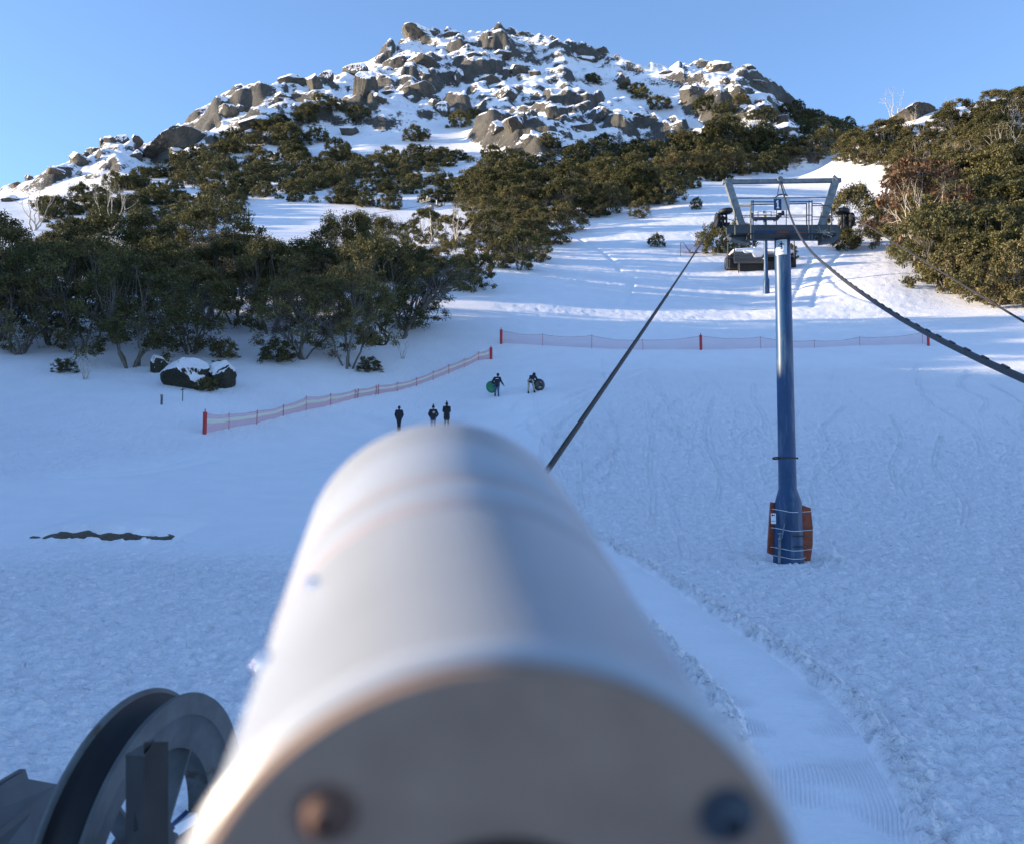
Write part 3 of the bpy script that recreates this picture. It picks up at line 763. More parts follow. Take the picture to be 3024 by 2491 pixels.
GR = 'granite boulders on the mountain'
KEY = [
 (1240,92,104,52,'overhanging beaked granite boulder on the left end of the summit',None,0,8),
 (1283,90,42,46,'upright granite block just right of the overhanging summit boulder',None,3,0),
 (1332,96,56,34,'low snow capped granite block on the summit behind the upright one',None,1,0),
 (855,230,84,46,'wide flat topped boulder perched on the left shoulder skyline',None,1,0),
 (925,240,44,60,'tall dark rounded boulder right of the flat topped one on the left shoulder',None,5,0),
 (962,222,36,40,'snow plastered boulder behind the tall dark one on the left shoulder',None,0,0),
 (1047,203,64,48,'domed boulder completely covered in snow on the left shoulder skyline',None,0,0),
 (1076,250,74,108,'tall leaning dark granite face at the left edge of the summit cliffs',None,5,18),
 (1162,180,84,52,'broad granite block streaked with ice below the summit overhang',None,6,-8),
 (500,412,170,58,'long sloping granite slab dusted with snow above the left shrubs',None,5,-24),
 (590,395,60,44,'jointed granite block at the upper end of the long sloping slab',None,3,0),
 (750,357,120,56,'large dark overhung boulder under a thick snow cap on the left shoulder',None,1,-6),
 (665,325,75,48,'dark boulder group at the crest above the long sloping slab',None,2,-20),
 (706,318,34,46,'narrow dark block wedged below the crest of the left shoulder',None,3,0),
 (830,280,80,26,'low slab with icicles below the perched boulders',None,4,5),
 (790,400,60,34,'sunlit pointed boulder among the shrubs on the left flank',None,3,0),
 (1030,385,56,42,'dark boulder beside the shrubs left of the snow gully',None,5,0),
 (1302,320,42,52,'egg shaped brown boulder standing in the snow gully',None,0,0),
 (1281,300,42,42,'brown boulder just above the egg shaped one in the snow gully',None,3,0),
 (1238,256,86,48,'broad smooth boulder with a snow roof in the middle of the face',None,5,-6),
 (1640,322,78,76,'bulging dark granite buttress below the sunlit spur',None,6,0),
 (1528,200,70,60,'jointed granite tower on the sunlit central spur',None,3,0),
 (2125,193,96,42,'fluted rock crest at the top of the right shoulder',None,7,0),
 (2215,195,50,30,'dark flat boulder on the right shoulder skyline',None,1,0),
 (1779,143,30,24,'small dark boulder on the skyline right of the summit',None,5,0),
 (1822,162,26,18,'small lone boulder on the skyline in the saddle',None,3,0),
 (2176,268,66,48,'dark square buttress under the right shoulder crest',None,2,0),
 (2045,262,84,54,'group of upright granite columns on the left of the right shoulder',None,3,0),
 (2198,460,120,36,'long low granite whaleback above the ski slope',None,5,8),
 (2326,376,76,52,'dark overhung boulder low on the right shoulder',None,1,0),
 (78,523,28,34,'dark pointed boulder standing alone on the far left skyline',None,3,0),
 (20,584,52,30,'flat dark boulder at the left edge of the picture',None,1,0),
 (44,545,46,24,'low brown boulder at the foot of the left skyline',None,5,0),
 (395,405,36,38,'blocky boulder at the right end of the left tor',None,3,0),
 (352,410,36,32,'rounded boulder second from the right on the left tor',None,0,0),
 (319,412,32,32,'rounded boulder in the middle of the left tor',None,5,0),
 (2545,418,0,0,'',None,0,0),
 (2705,330,130,52,'sunlit tan granite dome under snow on the right hill',None,5,-12),
 (2985,345,56,34,'snow topped boulder among the bushes on the right hill',None,1,0),
]
for px, py, w_, h_, lab, g, pr, tl in KEY:
    if w_: boulder(px, py, w_ * 1.08, h_ * 1.05, lab, g, pr, tilt=tl)
# ------------------------------------------------------------------ scatter vegetation on the mountain
LM = [(1240,92,'the beaked summit boulder'),(1332,96,'the low capped summit block'),(855,230,'the flat topped perched boulder'),(925,240,'the tall dark left shoulder boulder'),(1047,203,'the snow domed boulder'),(1076,250,'the tall leaning dark face'),(1162,180,'the ice streaked block'),
 (500,412,'the long sloping slab'),(750,357,'the dark overhung boulder'),(790,400,'the sunlit pointed boulder'),(1302,320,'the egg shaped boulder'),(1238,256,'the smooth snow roofed boulder'),(1640,322,'the bulging buttress'),(1528,200,'the sunlit granite tower'),(2125,193,'the fluted rock crest'),
 (1779,143,'the small skyline boulder'),(2176,268,'the dark square buttress'),(2045,262,'the upright granite columns'),(2198,460,'the granite whaleback'),(2326,376,'the low overhung boulder'),(78,523,'the pointed left skyline boulder'),(352,410,'the left tor'),(20,584,'the flat left edge boulder'),
 (2705,330,'the tan granite dome'),(2985,345,'the right hill boulder'),(1276,600,'the left wood pylon'),(2373,450,'the small far pylon'),(1900,270,'the high snowfield'),(1290,390,'the snow gully'),(2057,605,'the lone upper bush'),(1939,705,'the lone lower bush'),(2305,530,'the near tower frame'),(2720,700,'the russet gum'),
 (2260,780,'the timber deck'),(1345,680,'the slender bare tree'),(700,600,'the left snowfield'),(50,600,'the left edge snowfield'),(2600,470,'the forked dead shrub'),(2850,480,'the spreading dead shrub'),(1500,770,'the foot of the knoll'),(1970,560,'the slope crest bend'),(560,720,'the middle of the left wood'),(200,700,'the left end of the left wood'),(950,720,'the right part of the left wood')]
USED = set()
def near_label(px, py, w_, noun):
    size = 'small' if w_ < 52 else ('large' if w_ > 74 else 'medium')
    if w_ > 90: size = 'big' if w_ > 165 else 'middling'
    for lm in sorted(LM, key=lambda l: (l[0] - px) ** 2 + (l[1] - py) ** 2)[:24]:
        dx, dy = px - lm[0], py - lm[1]; d = math.hypot(dx, dy); a = math.atan2(-dy, dx) % (2 * math.pi); dr = ['right of', 'above right of', 'above', 'above left of', 'left of', 'below left of', 'below', 'below right of'][int((a + math.pi / 8) / (math.pi / 4)) % 8]
        L_ = '%s %s %s%s %s' % (size, noun, 'just ' if d < 60 else ('' if d < 140 else 'well '), dr, lm[2])
        if L_ not in USED: USED.add(L_); return L_
    return L_
OTH = [(156,502,58,26),(182,498,22,40),(222,466,50,44),(272,440,44,32),(349,444,46,16),(397,453,30,34),(292,484,36,34),(246,475,30,28),(295,413,16,24),(460,388,16,12),
 (1967,211,38,25),(1882,241,42,45),(1839,232,48,50),(2257,311,50,45),(2326,315,55,42),(1783,332,60,48),(1805,374,70,42),(1728,374,60,36),(1685,430,72,56),(2010,378,60,28),(1899,340,48,28),(1766,250,46,18),
 (1239,174,82,36),(1255,219,58,45),(1302,221,62,48),(1355,221,42,48),(1548,237,62,34),(1481,154,76,24),(1398,157,42,26),(1342,143,36,24),(1634,110,32,22),(1076,393,50,30),(1471,374,58,48),(1531,361,68,56),(1591,371,60,48),(1628,400,50,40),(1385,283,42,26),(1149,270,54,26),(1581,214,32,26),
 (1195,215,50,30),(1110,285,60,30),(1420,200,46,30),(1445,235,60,40),(1500,270,60,40),(1560,300,50,30),(1410,330,46,26),(2090,225,50,30),(2150,235,44,30),(2240,240,50,30),(2280,262,40,24),(2300,345,60,34),(2120,320,50,26),(2380,350,40,24),(2430,360,44,22),(2360,400,60,40),(2410,425,50,40),(1950,300,24,10),(2080,400,40,24),(1560,410,50,40),(1500,420,50,30),(1660,470,50,30),(1720,470,44,36),(1900,430,50,26),(440,430,60,26),(610,430,60,20),(2230,400,60,26),(1980,470,40,16),(930,560,44,14),(1005,360,40,20),(1180,330,44,24),(1215,290,40,24),(1350,180,44,22),(1450,110,46,22),(1540,100,38,18),(1700,140,44,26),(1730,170,40,24),(1870,200,30,20),(700,480,44,30),(740,470,40,24),(590,520,50,34),(640,510,50,28),(520,560,40,16),(1960,520,44,20)]
for k_, (px, py, w_, h_) in enumerate(OTH):
  if k_ % 5 in (0, 2, 3): boulder(px, py, w_ * 1.3, h_ * 1.05, near_label(px, py, w_ , 'snow streaked granite block'), GR)

def sample(poly, n, seed, mind, dens=None):
    rg = np.random.default_rng(seed); P_ = np.array(poly); x0, y0 = P_.min(0); x1, y1 = P_.max(0); out = []; c = 0
    while len(out) < n and c < n * 400:
        c += 1; x = rg.uniform(x0, x1); y = rg.uniform(y0, y1)
        if not in_poly(np.array([x]), np.array([y]), poly)[0]: continue
        if dens is not None and rg.random() > dens(x, y): continue
        if any(abs(x - a) < mind and abs(y - b) < mind * .55 for a, b in out): continue
        out.append((x, y))
    return out
def bush_at(px, py, wpx, name, label, cat, group, meshes, base=4.6, parts=False, seed=0, squash=1.0, dens=None):
    if group: label = near_label(px, py, wpx, ' '.join(w2 for w2 in label.split() if w2 in ('dark', 'olive', 'sunlit', 'dense', 'leafless', 'pale', 'bushy', 'tall')) .strip() + (' snow gum' if name == 'snow_gum' else (' bush' if 'bush' in name else ' shrub'))) if 'front of the left wood' not in group else label
    q = hit(px, py, 20); D = math.hypot(q.x, q.y); s_ = wpx / FPX * D / base * (.9 if base > 9 else 1)
    rg = random.Random(seed * 1000 + int(px * 3 + py * 5)); m_ = rg.choice(meshes)
    if parts:
        return place_tree(m_, (q.x, q.y, q.z - .1 * s_), s_, rg.uniform(0, 6.28), name, label, cat, group, sz=s_ * squash * rg.uniform(.85, 1.15))
    o = bpy.data.objects.new(name, m_); COL.objects.link(o); o.location = (q.x, q.y, q.z - .15 * s_); o.scale = (s_, s_, s_ * squash * rg.uniform(.8, 1.2)); o.rotation_euler = (0, 0, rg.uniform(0, 6.28))
    return tag(o, label, cat, group)
ZA = [(90,660),(140,570),(240,560),(330,540),(420,520),(470,470),(640,430),(700,390),(820,350),(880,320),(1000,300),(1000,330),(930,360),(860,420),(960,400),(900,450),(1000,450),(1150,460),(1300,450),(1400,440),(1500,470),(1500,520),(1400,560),(1380,600),(1250,600),(1190,575),(1100,545),(1000,555),(940,560),(930,600),(700,575),(700,630),(620,660),(420,660),(380,640),(350,680),(100,690)]
ZA2 = [(940,500),(1060,520),(1150,560),(1180,620),(1150,640),(1050,620),(950,590)]
ZB_ = [(1390,600),(1370,540),(1450,500),(1500,460),(1600,460),(1750,450),(1850,440),(1950,430),(2050,400),(2150,360),(2260,385),(2340,410),(2380,440),(2330,480),(2280,500),(2150,520),(2050,550),(2000,575),(1940,600),(1800,600),(1500,600)]
ZR = [(2430,330),(2520,360),(2530,400),(2450,440),(2390,420),(2350,360),(2300,310)]
for i, (x, y) in enumerate(sample(ZA, 165, 1, 20)): bush_at(x, y + 10, RNG.uniform(48, 88), 'alpine_shrub', 'dark olive shrub in the scrub covering the left flank of the mountain', 'shrub', 'shrubs on the left flank of the mountain', BUSH, seed=1)
for i, (x, y) in enumerate(sample(ZA2, 10, 2, 34)): bush_at(x, y + 10, RNG.uniform(60, 90), 'alpine_shrub', 'dark olive shrub in the scrub covering the left flank of the mountain', 'shrub', 'shrubs on the left flank of the mountain', BUSH, seed=2)
for i, (x, y) in enumerate(sample(ZB_, 110, 3, 24)): bush_at(x, y + 12, RNG.uniform(56, 100), 'alpine_shrub', 'dark shrub in the dense band below the crags right of centre', 'shrub', 'shrubs in the dark band below the crags', BUSH, seed=3)
for i, (x, y) in enumerate(sample(ZR, 24, 4, 15)): bush_at(x, y + 6, RNG.uniform(30, 52), 'alpine_shrub', 'small dark shrub on the right end of the mountain ridge', 'shrub', 'shrubs on the right end of the ridge', BUSH, seed=4)
for x, y, w_, lab in ((2090,318,90,'dark shrub under the upright granite columns'),(2135,330,70,'dark shrub right of the upright granite columns'),(1945,318,80,'flat dark shrub alone in the high snowfield'),(1880,270,60,'dark shrub against the crags left of the high snowfield'),(1895,286,60,'dark shrub hanging below the crags beside the high snowfield'),
    (1750,238,50,'small dark shrub in the rocks under the summit ridge'),(1845,258,44,'small dark shrub in the crags near the high snowfield'),(1390,345,64,'grey brown shrub beside the snow gully'),(1360,370,80,'brown shrub at the foot of the snow gully'),(1060,350,80,'shrub at the top of the left scrub band'),
    (1230,410,84,'low brown shrub on the snow left of the gully'),(2190,300,50,'dark shrub below the square buttress'),(2230,345,60,'dark shrub on the right shoulder'),(2270,350,60,'dark shrub among boulders of the right shoulder'),(1620,430,70,'dark shrub at the foot of the bulging buttress'),(1780,425,60,'dark shrub between blocks above the scrub band')):
    bush_at(x, y + 8, w_, 'alpine_shrub', lab, 'shrub', None, BUSH, seed=5)

# low ground cover filling the scrub bands
def scrub_cover(name, polys, n, seed):
    rg = np.random.default_rng(seed); Q = []
    for poly, k in polys:
        for x, y in sample(poly, k, seed, 7):
            if perlin(np.array([x / 40.]), np.array([y / 25.]), 5)[0] < -.25: continue
            q = hit(x, y, 20); D = math.hypot(q.x, q.y); w_ = rg.uniform(22, 46) / FPX * D / 2; m_ = 150
            v = rg.normal(size=(m_, 3)); v /= np.linalg.norm(v, axis=1)[:, None]; v[:, 2] = np.abs(v[:, 2]) * .75; Q.append(np.array(q) + v * w_ * rg.uniform(.55, 1, (m_, 1)) + rg.normal(size=(m_, 3)) * .12)
    C = np.concatenate(Q); m_ = len(C); nrm = rg.normal(size=(m_, 3)); nrm /= np.linalg.norm(nrm, axis=1)[:, None]; ax_ = np.cross(nrm, rg.normal(size=(m_, 3))); ax_ /= np.linalg.norm(ax_, axis=1)[:, None]; bx_ = np.cross(nrm, ax_)
    l = rg.uniform(.14, .3, m_)[:, None]; V_ = np.stack([C - ax_ * l, C - bx_ * l * .5, C + ax_ * l, C + bx_ * l * .5], 1).reshape(-1, 3)
    o = link(name, np_mesh(name, V_, [np.arange(m_ * 4).reshape(-1, 4)], smooth=False), M_SCRUB); return tag(o, 'low dark heath filling the gaps between the shrubs below the crags', 'ground cover', kind='stuff')
scrub_cover('scrub_cover', [(ZA, 260), (ZB_, 380), (ZR, 50)], 0, 5)
# taller scrub on the knoll in the middle distance
ZK = [(1400,610),(1500,575),(1700,560),(1850,540),(1960,560),(1990,590),(1930,610),(1830,620),(1760,645),(1690,670),(1640,720),(1560,790),(1480,790),(1400,740)]
for i, (x, y) in enumerate(sample(ZK, 44, 6, 34)): bush_at(x, y + 14, RNG.uniform(95, 150), 'snow_gum', 'dense dark snow gum on the knoll left of the upper ski slope', 'tree', 'snow gums on the knoll beside the upper slope', MIDG + OLIV, 7.3, True, seed=6, squash=.85)
for i, (x, y) in enumerate(sample([(1420,560),(1850,530),(1900,580),(1700,610),(1450,640)], 14, 16, 40)): bush_at(x, y, RNG.uniform(50, 80), 'bare_shrub', 'leafless pale shrub sticking out of the scrub on the knoll', 'shrub', 'leafless pale shrubs on the knoll', BARE, 4.0, seed=7)
# bushes beside the crest of the ski slope
for x, y, w_, nm in ((2010,520,110,'olive'),(2080,515,120,'olive'),(2150,512,120,'olive'),(2210,508,90,'olive'),(2265,500,80,'olive'),(2330,480,90,'olive'),(2400,465,100,'olive'),(2450,450,110,'olive')):
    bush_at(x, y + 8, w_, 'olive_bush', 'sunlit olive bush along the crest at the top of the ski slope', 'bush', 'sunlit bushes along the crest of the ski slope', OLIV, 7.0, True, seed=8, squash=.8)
for x, y, w_, lab in ((2003,560,46,'round dark bush at the upper left edge of the ski slope'),(2057,620,38,'small round dark bush alone high on the ski slope'),(1939,730,52,'small round bush alone on the lower left of the ski slope'),(1888,645,50,'pale green bush at the edge of the scrub beside the ski slope'),(2110,752,105,'large round dark bush left of the snow covered deck'),(2325,765,60,'dark bush just right of the snow covered deck')):
    bush_at(x, y, w_, 'round_bush', lab, 'bush', None, OLIV if 'pale' in lab else BALL, 5.2, True, seed=9, squash=1.0)
bush_at(2185, 745, 110, 'round_bush', 'dark open bush behind the snow covered deck', 'bush', None, BALL, 5.8, True, seed=10)
# right-hand hill
ZH = [(2440,470),(2560,420),(2640,370),(2740,350),(2860,330),(3000,300),(3090,290),(3090,560),(3024,580),(2900,600),(2780,620),(2700,640),(2690,560),(2640,500),(2560,480)]
for i, (x, y) in enumerate(sample(ZH, 66, 11, 34)):
    if 2660 < x < 2790 and 340 < y < 410 : continue
    if (2940 < x < 3070 and 345 < y < 425) or (2745 < x < 2905 and 280 < y < 362): continue
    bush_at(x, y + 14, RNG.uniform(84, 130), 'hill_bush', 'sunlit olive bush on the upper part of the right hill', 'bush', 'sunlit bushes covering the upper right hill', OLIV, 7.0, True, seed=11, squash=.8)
for i, (x, y) in enumerate(sample(ZH, 16, 17, 60)): bush_at(x, y, RNG.uniform(50, 90), 'bare_shrub', 'leafless pale shrub among the right hill bushes', 'shrub', 'leafless pale shrubs on the right hill', BARE, 4.0, seed=17, squash=1.2)
ZH2 = [(2660,640),(2800,600),(3090,560),(3090,900),(2960,890),(2860,860),(2740,790),(2670,730)]
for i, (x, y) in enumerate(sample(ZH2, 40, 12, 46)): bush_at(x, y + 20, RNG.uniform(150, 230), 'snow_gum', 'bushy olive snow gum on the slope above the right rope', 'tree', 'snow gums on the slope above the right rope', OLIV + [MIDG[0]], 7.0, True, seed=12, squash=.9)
bush_at(2720, 790, 270, 'brown_gum', 'russet brown snow gum with bare lower branches right of the lift tower', 'tree', None, [RUST], 6.5, True, seed=3, squash=1.15)
bush_at(2790, 850, 240, 'snow_gum', 'sparse olive snow gum in front of the russet one', 'tree', None, [OLIV[0]], 7, True, seed=4, squash=1.1)
bush_at(2960, 865, 240, 'snow_gum', 'lowest olive snow gum at the right edge above the rope', 'tree', None, [OLIV[1]], 7, True, seed=5, squash=1.1)
bush_at(2885, 862, 90, 'round_bush', 'small dark bush on the snow below the right hand snow gums', 'bush', None, BALL, 5.2, True, seed=6)
bush_at(2520, 735, 170, 'snow_gum', 'bushy snow gum right behind the tower crossarm', 'tree', None, [OLIV[2]], 7, True, seed=7, squash=1.25)
bush_at(2600, 700, 120, 'snow_gum', 'smaller snow gum right of the one behind the crossarm', 'tree', None, [OLIV[0]], 7, True, seed=8, squash=1.1)
bush_at(2500, 742, 76, 'round_bush', 'low dark bush at the foot of the gum behind the crossarm', 'bush', None, BALL, 5.2, True, seed=9)
for x, y, w_, lab in ((2640,335,90,'bleached dead shrub on the skyline of the right hill'),(2590,470,90,'bleached dead shrub with forked branches above the slope crest'),(2620,475,80,'bleached dead shrub right of the forked one'),(2690,380,50,'pinkish dead shrub below the tan granite dome'),(2780,480,70,'pale dead branches in the right hill bushes'),(2850,520,110,'spreading pale dead shrub in the middle of the right hill'),(2970,500,110,'pale dead shrub near the right edge'),(2350,500,40,'bleached snag at the crest of the ski slope'),(2670,560,60,'thin leaning dead shrub on the bright snow')):
    bush_at(x, y, w_, 'dead_shrub', lab, 'shrub', None, BARE, 4.0, seed=13, squash=1.1)

# ------------------------------------------------------------------ snow gums left of the slope
ZT = [(-60,830),(80,820),(300,800),(500,760),(640,750),(780,800),(930,790),(1100,770),(1250,780),(1390,810),(1400,850),(1150,830),(900,850),(600,850),(300,850),(-60,850)]
for i, (x, y) in enumerate(sample(ZT, 56, 21, 52)): bush_at(x, y + 25, RNG.uniform(110, 165), 'snow_gum', 'tall snow gum in the shaded wood on the left, top catching the sun', 'tree', 'snow gums in the wood on the left', MIDG + NEAR[:2], 8.2, True, seed=21, squash=.9)
for x, y, w_, lab in ((1258, 722, 110, 'snow gum at the foot of the left wood pylon'), (1325, 735, 100, 'snow gum just right of the left wood pylon'), (1200, 735, 90, 'small snow gum left of the left wood pylon')): bush_at(x, y, w_, 'snow_gum', lab, 'tree', None, MIDG, 7.3, True, seed=23)
G = 'snow gums along the front of the left wood'
ORD = ['first', 'second', 'third', 'fourth', 'fifth', 'sixth', 'seventh', 'eighth', 'ninth', 'tenth', 'eleventh', 'twelfth', 'thirteenth', 'fourteenth']
FT = sorted(((-10,1010,380,.9,0),(60,1045,330,.8,2),(160,1020,330,1.0,1),(250,1040,340,.95,3),(390,1085,400,.9,0),(470,1000,360,1.0,1),(560,1045,330,1.0,2),(700,960,330,1.0,3),(800,985,300,1.0,0),(-90,980,380,.9,1),(330,960,380,1.05,2),(620,940,360,1.0,3),(900,950,300,1.0,1),(1020,930,320,1.0,2)))
for i, (x, y, w_, sq, pr) in enumerate(FT):
    bush_at(x, y, w_, 'snow_gum', 'umbrella crowned snow gum, %sfrom the left edge along the front of the left wood' % (ORD[i] + ' '), 'tree', G, [NEAR[pr]], 9.2, True, seed=30 + i, squash=sq)
for x, y, w_, sq, pr, lab in ((905,1062,330,.95,1,'snow gum with a leaning pale stem right of the snowy boulder'),(1030,1085,300,1.05,3,'many stemmed snow gum leaning over the round dark boulder'),(1110,1010,330,1.05,0,'snow gum with a sunlit golden top behind the round dark boulder'),(1200,975,300,1.05,2,'open snow gum with slender bare stems near the right end of the wood')):
    bush_at(x, y, w_, 'snow_gum', lab, 'tree', None, [NEAR[pr]], 9.2, True, seed=50 + pr, squash=sq)
q = hit(1188, 1003, 20)
place_tree(LEAN, (q.x, q.y, q.z), 1.02, 0, 'snow_gum', 'snow gum with one thick pale trunk leaning right at the end of the wood', 'tree', None)
for x, y, w_, lab in ((820,1070,110,'low leafy shrub under the leaning pale stem'),(1090,1098,80,'low dark shrub below the many stemmed gum'),(190,1100,70,'sparse twiggy shrub on the snow in front of the left wood'),(505,1110,0,''),(660,1058,90,'dark shrub just behind the snowy boulder')):
    if w_: bush_at(x, y, w_, 'low_shrub', lab, 'shrub', None, BALL, 5.6, True, seed=60, squash=.8)
for x, y, w_, lab in ((1190,1060,60,'bare twiggy shrub right of the leaning gum foot'),(250,1120,90,'bare twigs drooping onto the snow left of the boulder'),(330,700,150,'brown leafless shrub at the upper edge of the left wood'),(100,680,140,'brown leafless shrub near the left edge above the wood')):
    bush_at(x, y, w_, 'bare_shrub', lab, 'shrub', None, BARE, 4.0, seed=61)
# unseen trees added on the left ridge for the shade they cast
for i in range(16):
    Yt = 4 + i * 8.2; x = -(.62 * Yt + 26 + RNG.uniform(-3, 5)); m_ = NEAR[i % 4]
    if Yt < 50: continue
    place_tree(m_, (x, Yt, ground(x, Yt) - 1.5), RNG.uniform(.45, .7), RNG.uniform(0, 6), 'snow_gum', '%s unseen snow gum from the near end, added on the left ridge for shade' % ORD[i - 5], 'tree', 'unseen snow gums added on the left ridge for shade')
# bare dead gums rising above the wood
def dead_tree(px, py, hpx, label, seed):
    q = hit(px, py, 20); D = math.hypot(q.x, q.y); H = hpx / FPX * D; rg = random.Random(seed); mb = MB()
    def br(p, d, L, r, lv):
        pts = [p]; n = 5
        for i in range(n): d = (d + Vector((rg.gauss(0, .1), rg.gauss(0, .1), rg.gauss(0, .05) + .04))).normalized(); pts.append(pts[-1] + d * L / n)
        mb.tube(pts, [r * (1 - .7 * i / n) for i in range(n + 1)], 6 if lv == 0 else 4, cap=False)
        if lv < 3:
            for k in range(3 if lv else 4):
                t = pts[rg.randint(2, n)]; dd = (d + Vector((rg.gauss(0, .6), rg.gauss(0, .6), rg.uniform(.0, .5)))).normalized(); br(t, dd, L * rg.uniform(.4, .65), r * .5, lv + 1)
    br(Vector((0, 0, -.3)), Vector((rg.uniform(-.15, .15), 0, 1)).normalized(), H * .62, H * .02, 0)
    o = mb.build('dead_tree', M_PALE, smooth=True); o.location = q; return tag(o, label, 'tree')
dead_tree(1345, 745, 170, 'slender bare pale tree right of the chairlift pylon in the wood', 1)
dead_tree(1262, 760, 130, 'bare grey tree in front of the chairlift pylon', 2)
dead_tree(1180, 720, 100, 'small bare tree at the top edge of the left wood', 4)

# ------------------------------------------------------------------ near boulders
BOUL.append(boulder_proto('mound', 21, cuts=30, ang=.58)); BOUL.append(boulder_proto('mound', 25, cuts=26, ang=.66))
bd = boulder(540, 1098, 190, 112, 'large dark granite boulder with snow on top in front of the left wood', None, 8, rot=.3, dark=True)
boulder(645, 1108, 130, 86, 'snow covered rounded boulder with dark bushes, right of the large dark boulder', None, 9, rot=1.2, dark=True)
boulder(462, 1072, 62, 70, 'mossy narrow boulder on the left of the large dark boulder', None, 3, rot=.1, dark=True)
boulder(1105, 985, 76, 78, 'round dark mossy boulder under the snow gums with a snow cap', None, 0, rot=.4, dark=True)
for x, y, w_, lab in ((610,1155,66,'dark little bush at the foot of the snow covered boulder'),(650,1100,60,'dark little bush on top of the snow covered boulder')):
    bush_at(x, y, w_, 'low_shrub', lab, 'shrub', None, [BUSH[1]], 4.6, seed=62)
# ------------------------------------------------------------------ lift tower (built in metres round its foot)
BASE = at(2328, 1658, 28.0)
def T(px, py, dy=0.0):
    return at(px, py, 28.0 + dy) - BASE
PXM = 28.0 / F
def digit_mb(mb, ch, o, h, dy):
    """painted numeral as a thin solid on a panel facing the camera; o = lower left"""
    w_ = h * .5
    if ch == '1':
        pl = [(.28, 0), (.95, 0), (.95, .12), (.76, .12), (.76, 1), (.5, 1), (.22, .8), (.22, .66), (.47, .76), (.47, .12), (.28, .12)]
        polys = [pl]
    else:
        polys = [[(.1, 0), (.95, 0), (.95, .14), (.1, .14)], [(.1, .14), (.32, .14), (.95, .62), (.7, .68)], [(.7, .68), (.95, .62), (.95, .86), (.7, .84)], [(.1, .86), (.7, .84), (.95, .86), (.8, 1), (.25, 1)]]
    for pl in polys: mb.poly([(x * w_, y * h) for x, y in pl], o, (1, 0, 0), (0, 0, 1), (0, -dy, 0))
def lift_tower(name, label, loc, num, full, s=1.0):
    t = thing(name, label, 'ski lift tower', loc); 
    top = T(2310, 704); mid = T(2326, 1442); low = T(2328, 1484)
    mb = MB(); prof_pts = [(Vector((0, 0, -.5)), 90), (Vector((0, 0, 0)), 88), (T(2328, 1560), 82), (low, 78), (mid, 53), (T(2324, 1350), 51.5), (top, 47)]
    mb.tube([p for p, _ in prof_pts], [w_ / 2 * PXM for _, w_ in prof_pts], 40)
    mb.build('mast', M_BLUE, t, auto=25)
    mb = MB()
    # main beam, end plates, lower girder
    mb.bar(T(2146, 680), T(2478, 680), .22, .25, .01)
    mb.box(T(2158, 682, -.13), (.25, .02, .26)); mb.box(T(2466, 682, -.13), (.26, .02, .27))
    mb.bar(T(2208, 704), T(2424, 704), .34, .07, .01)
    mb.poly([(0, 0), (.55, 0), (.45, -.13), (0, -.2)], T(2424, 697, -.2), (1, 0, 0), (0, 0, 1), (0, .3, 0))
    mb.poly([(0, 0), (-.55, .05), (-.45, -.08), (0, -.2)], T(2208, 697, -.2), (1, 0, 0), (0, 0, 1), (0, .3, 0))
    mb.build('crossarm', M_GREY, t)
    mb = MB(); mb.box(T(2312, 687, -.125), (1.62, .02, .11)); mb.build('girder_panel', M_SIGNBLUE, t)
    if full:
        mb = MB(); mb.box(T(2312, 688, -.14), (.36, .02, .1)); mb.box(T(2364, 689, -.14), (.34, .02, .07)); mb.build('rust_plate', M_ORANGE, t)
        # trapezoid lifting frame
        mb = MB()
        mb.bar(T(2134, 538.5), T(2483, 533.5), .13, .115, .008)
        mb.bar(T(2147, 534), T(2190, 668), .2, .16, .008, up=(0, 1, 0)); mb.bar(T(2469, 530), T(2425, 668), .2, .16, .008, up=(0, 1, 0))
        mb.bar(T(2143, 536, -.08), T(2156, 527, -.08), .09, .06); mb.bar(T(2474, 532, -.08), T(2461, 520, -.08), .09, .06)
        mb.bar(T(2175, 586), T(2443, 584), .03, .03)
        mb.build('lifting_frame', M_GALV, t)
        mb = MB(); mb.lathe(T(2305, 528, -.12), (0, 1, 0), [(0, 0), (0, .075), (.03, .085), (.03, .05), (.06, .05), (.06, .085), (.09, .075), (.09, 0)], 24)
        mb.build('pulley', M_GALV, t, auto=30)
        mb = MB()
        for a, b in (((2304, 532), (2296, 577)), ((2306, 532), (2322, 577)), ((2305, 545), (2315, 572))): mb.tube([T(*a, -.1), T(*b, -.1)], .012, 6)
        mb.tube([T(2290, 584, -.1), T(2300, 576, -.1), T(2312, 574, -.1), T(2326, 578, -.1)], .02, 6)
        mb.build('hanger_wire', M_DSTEEL, t)
    # platform and railings
    mb = MB()
    mb.box(T(2314, 698, -.38), (2.06, .5, .035)); mb.box(T(2211, 703, -.45), (.12, .1, .12)); mb.box(T(2418, 703, -.45), (.13, .1, .12))
    mb.box(T(2180, 695, -.3), (.5, .3, .03)); mb.box(T(2440, 695, -.3), (.5, .3, .03))
    mb.build('platform', M_DSTEEL, t)
    mb = MB(); rd = .018
    for x in (2218, 2224, 2389, 2398): mb.tube([T(x, 706, -.6), T(x, 592, -.6)], rd, 8)
    for x in (2171, 2456): mb.tube([T(x, 694, -.5), T(x, 622, -.5)], rd, 8)
    for x in (2293, 2322): mb.tube([T(x, 664, -.2), T(x, 583, -.2)], .013, 6)
    mb.tube([T(2218, 597, -.6), T(2398, 596, -.6)], rd, 8); mb.tube([T(2218, 636, -.6), T(2398, 636, -.6)], .013, 8)
    mb.tube([T(2382, 600, .35), T(2382, 668, .35)], rd, 8); mb.tube([T(2216, 604, .35), T(2216, 668, .35)], rd, 8)
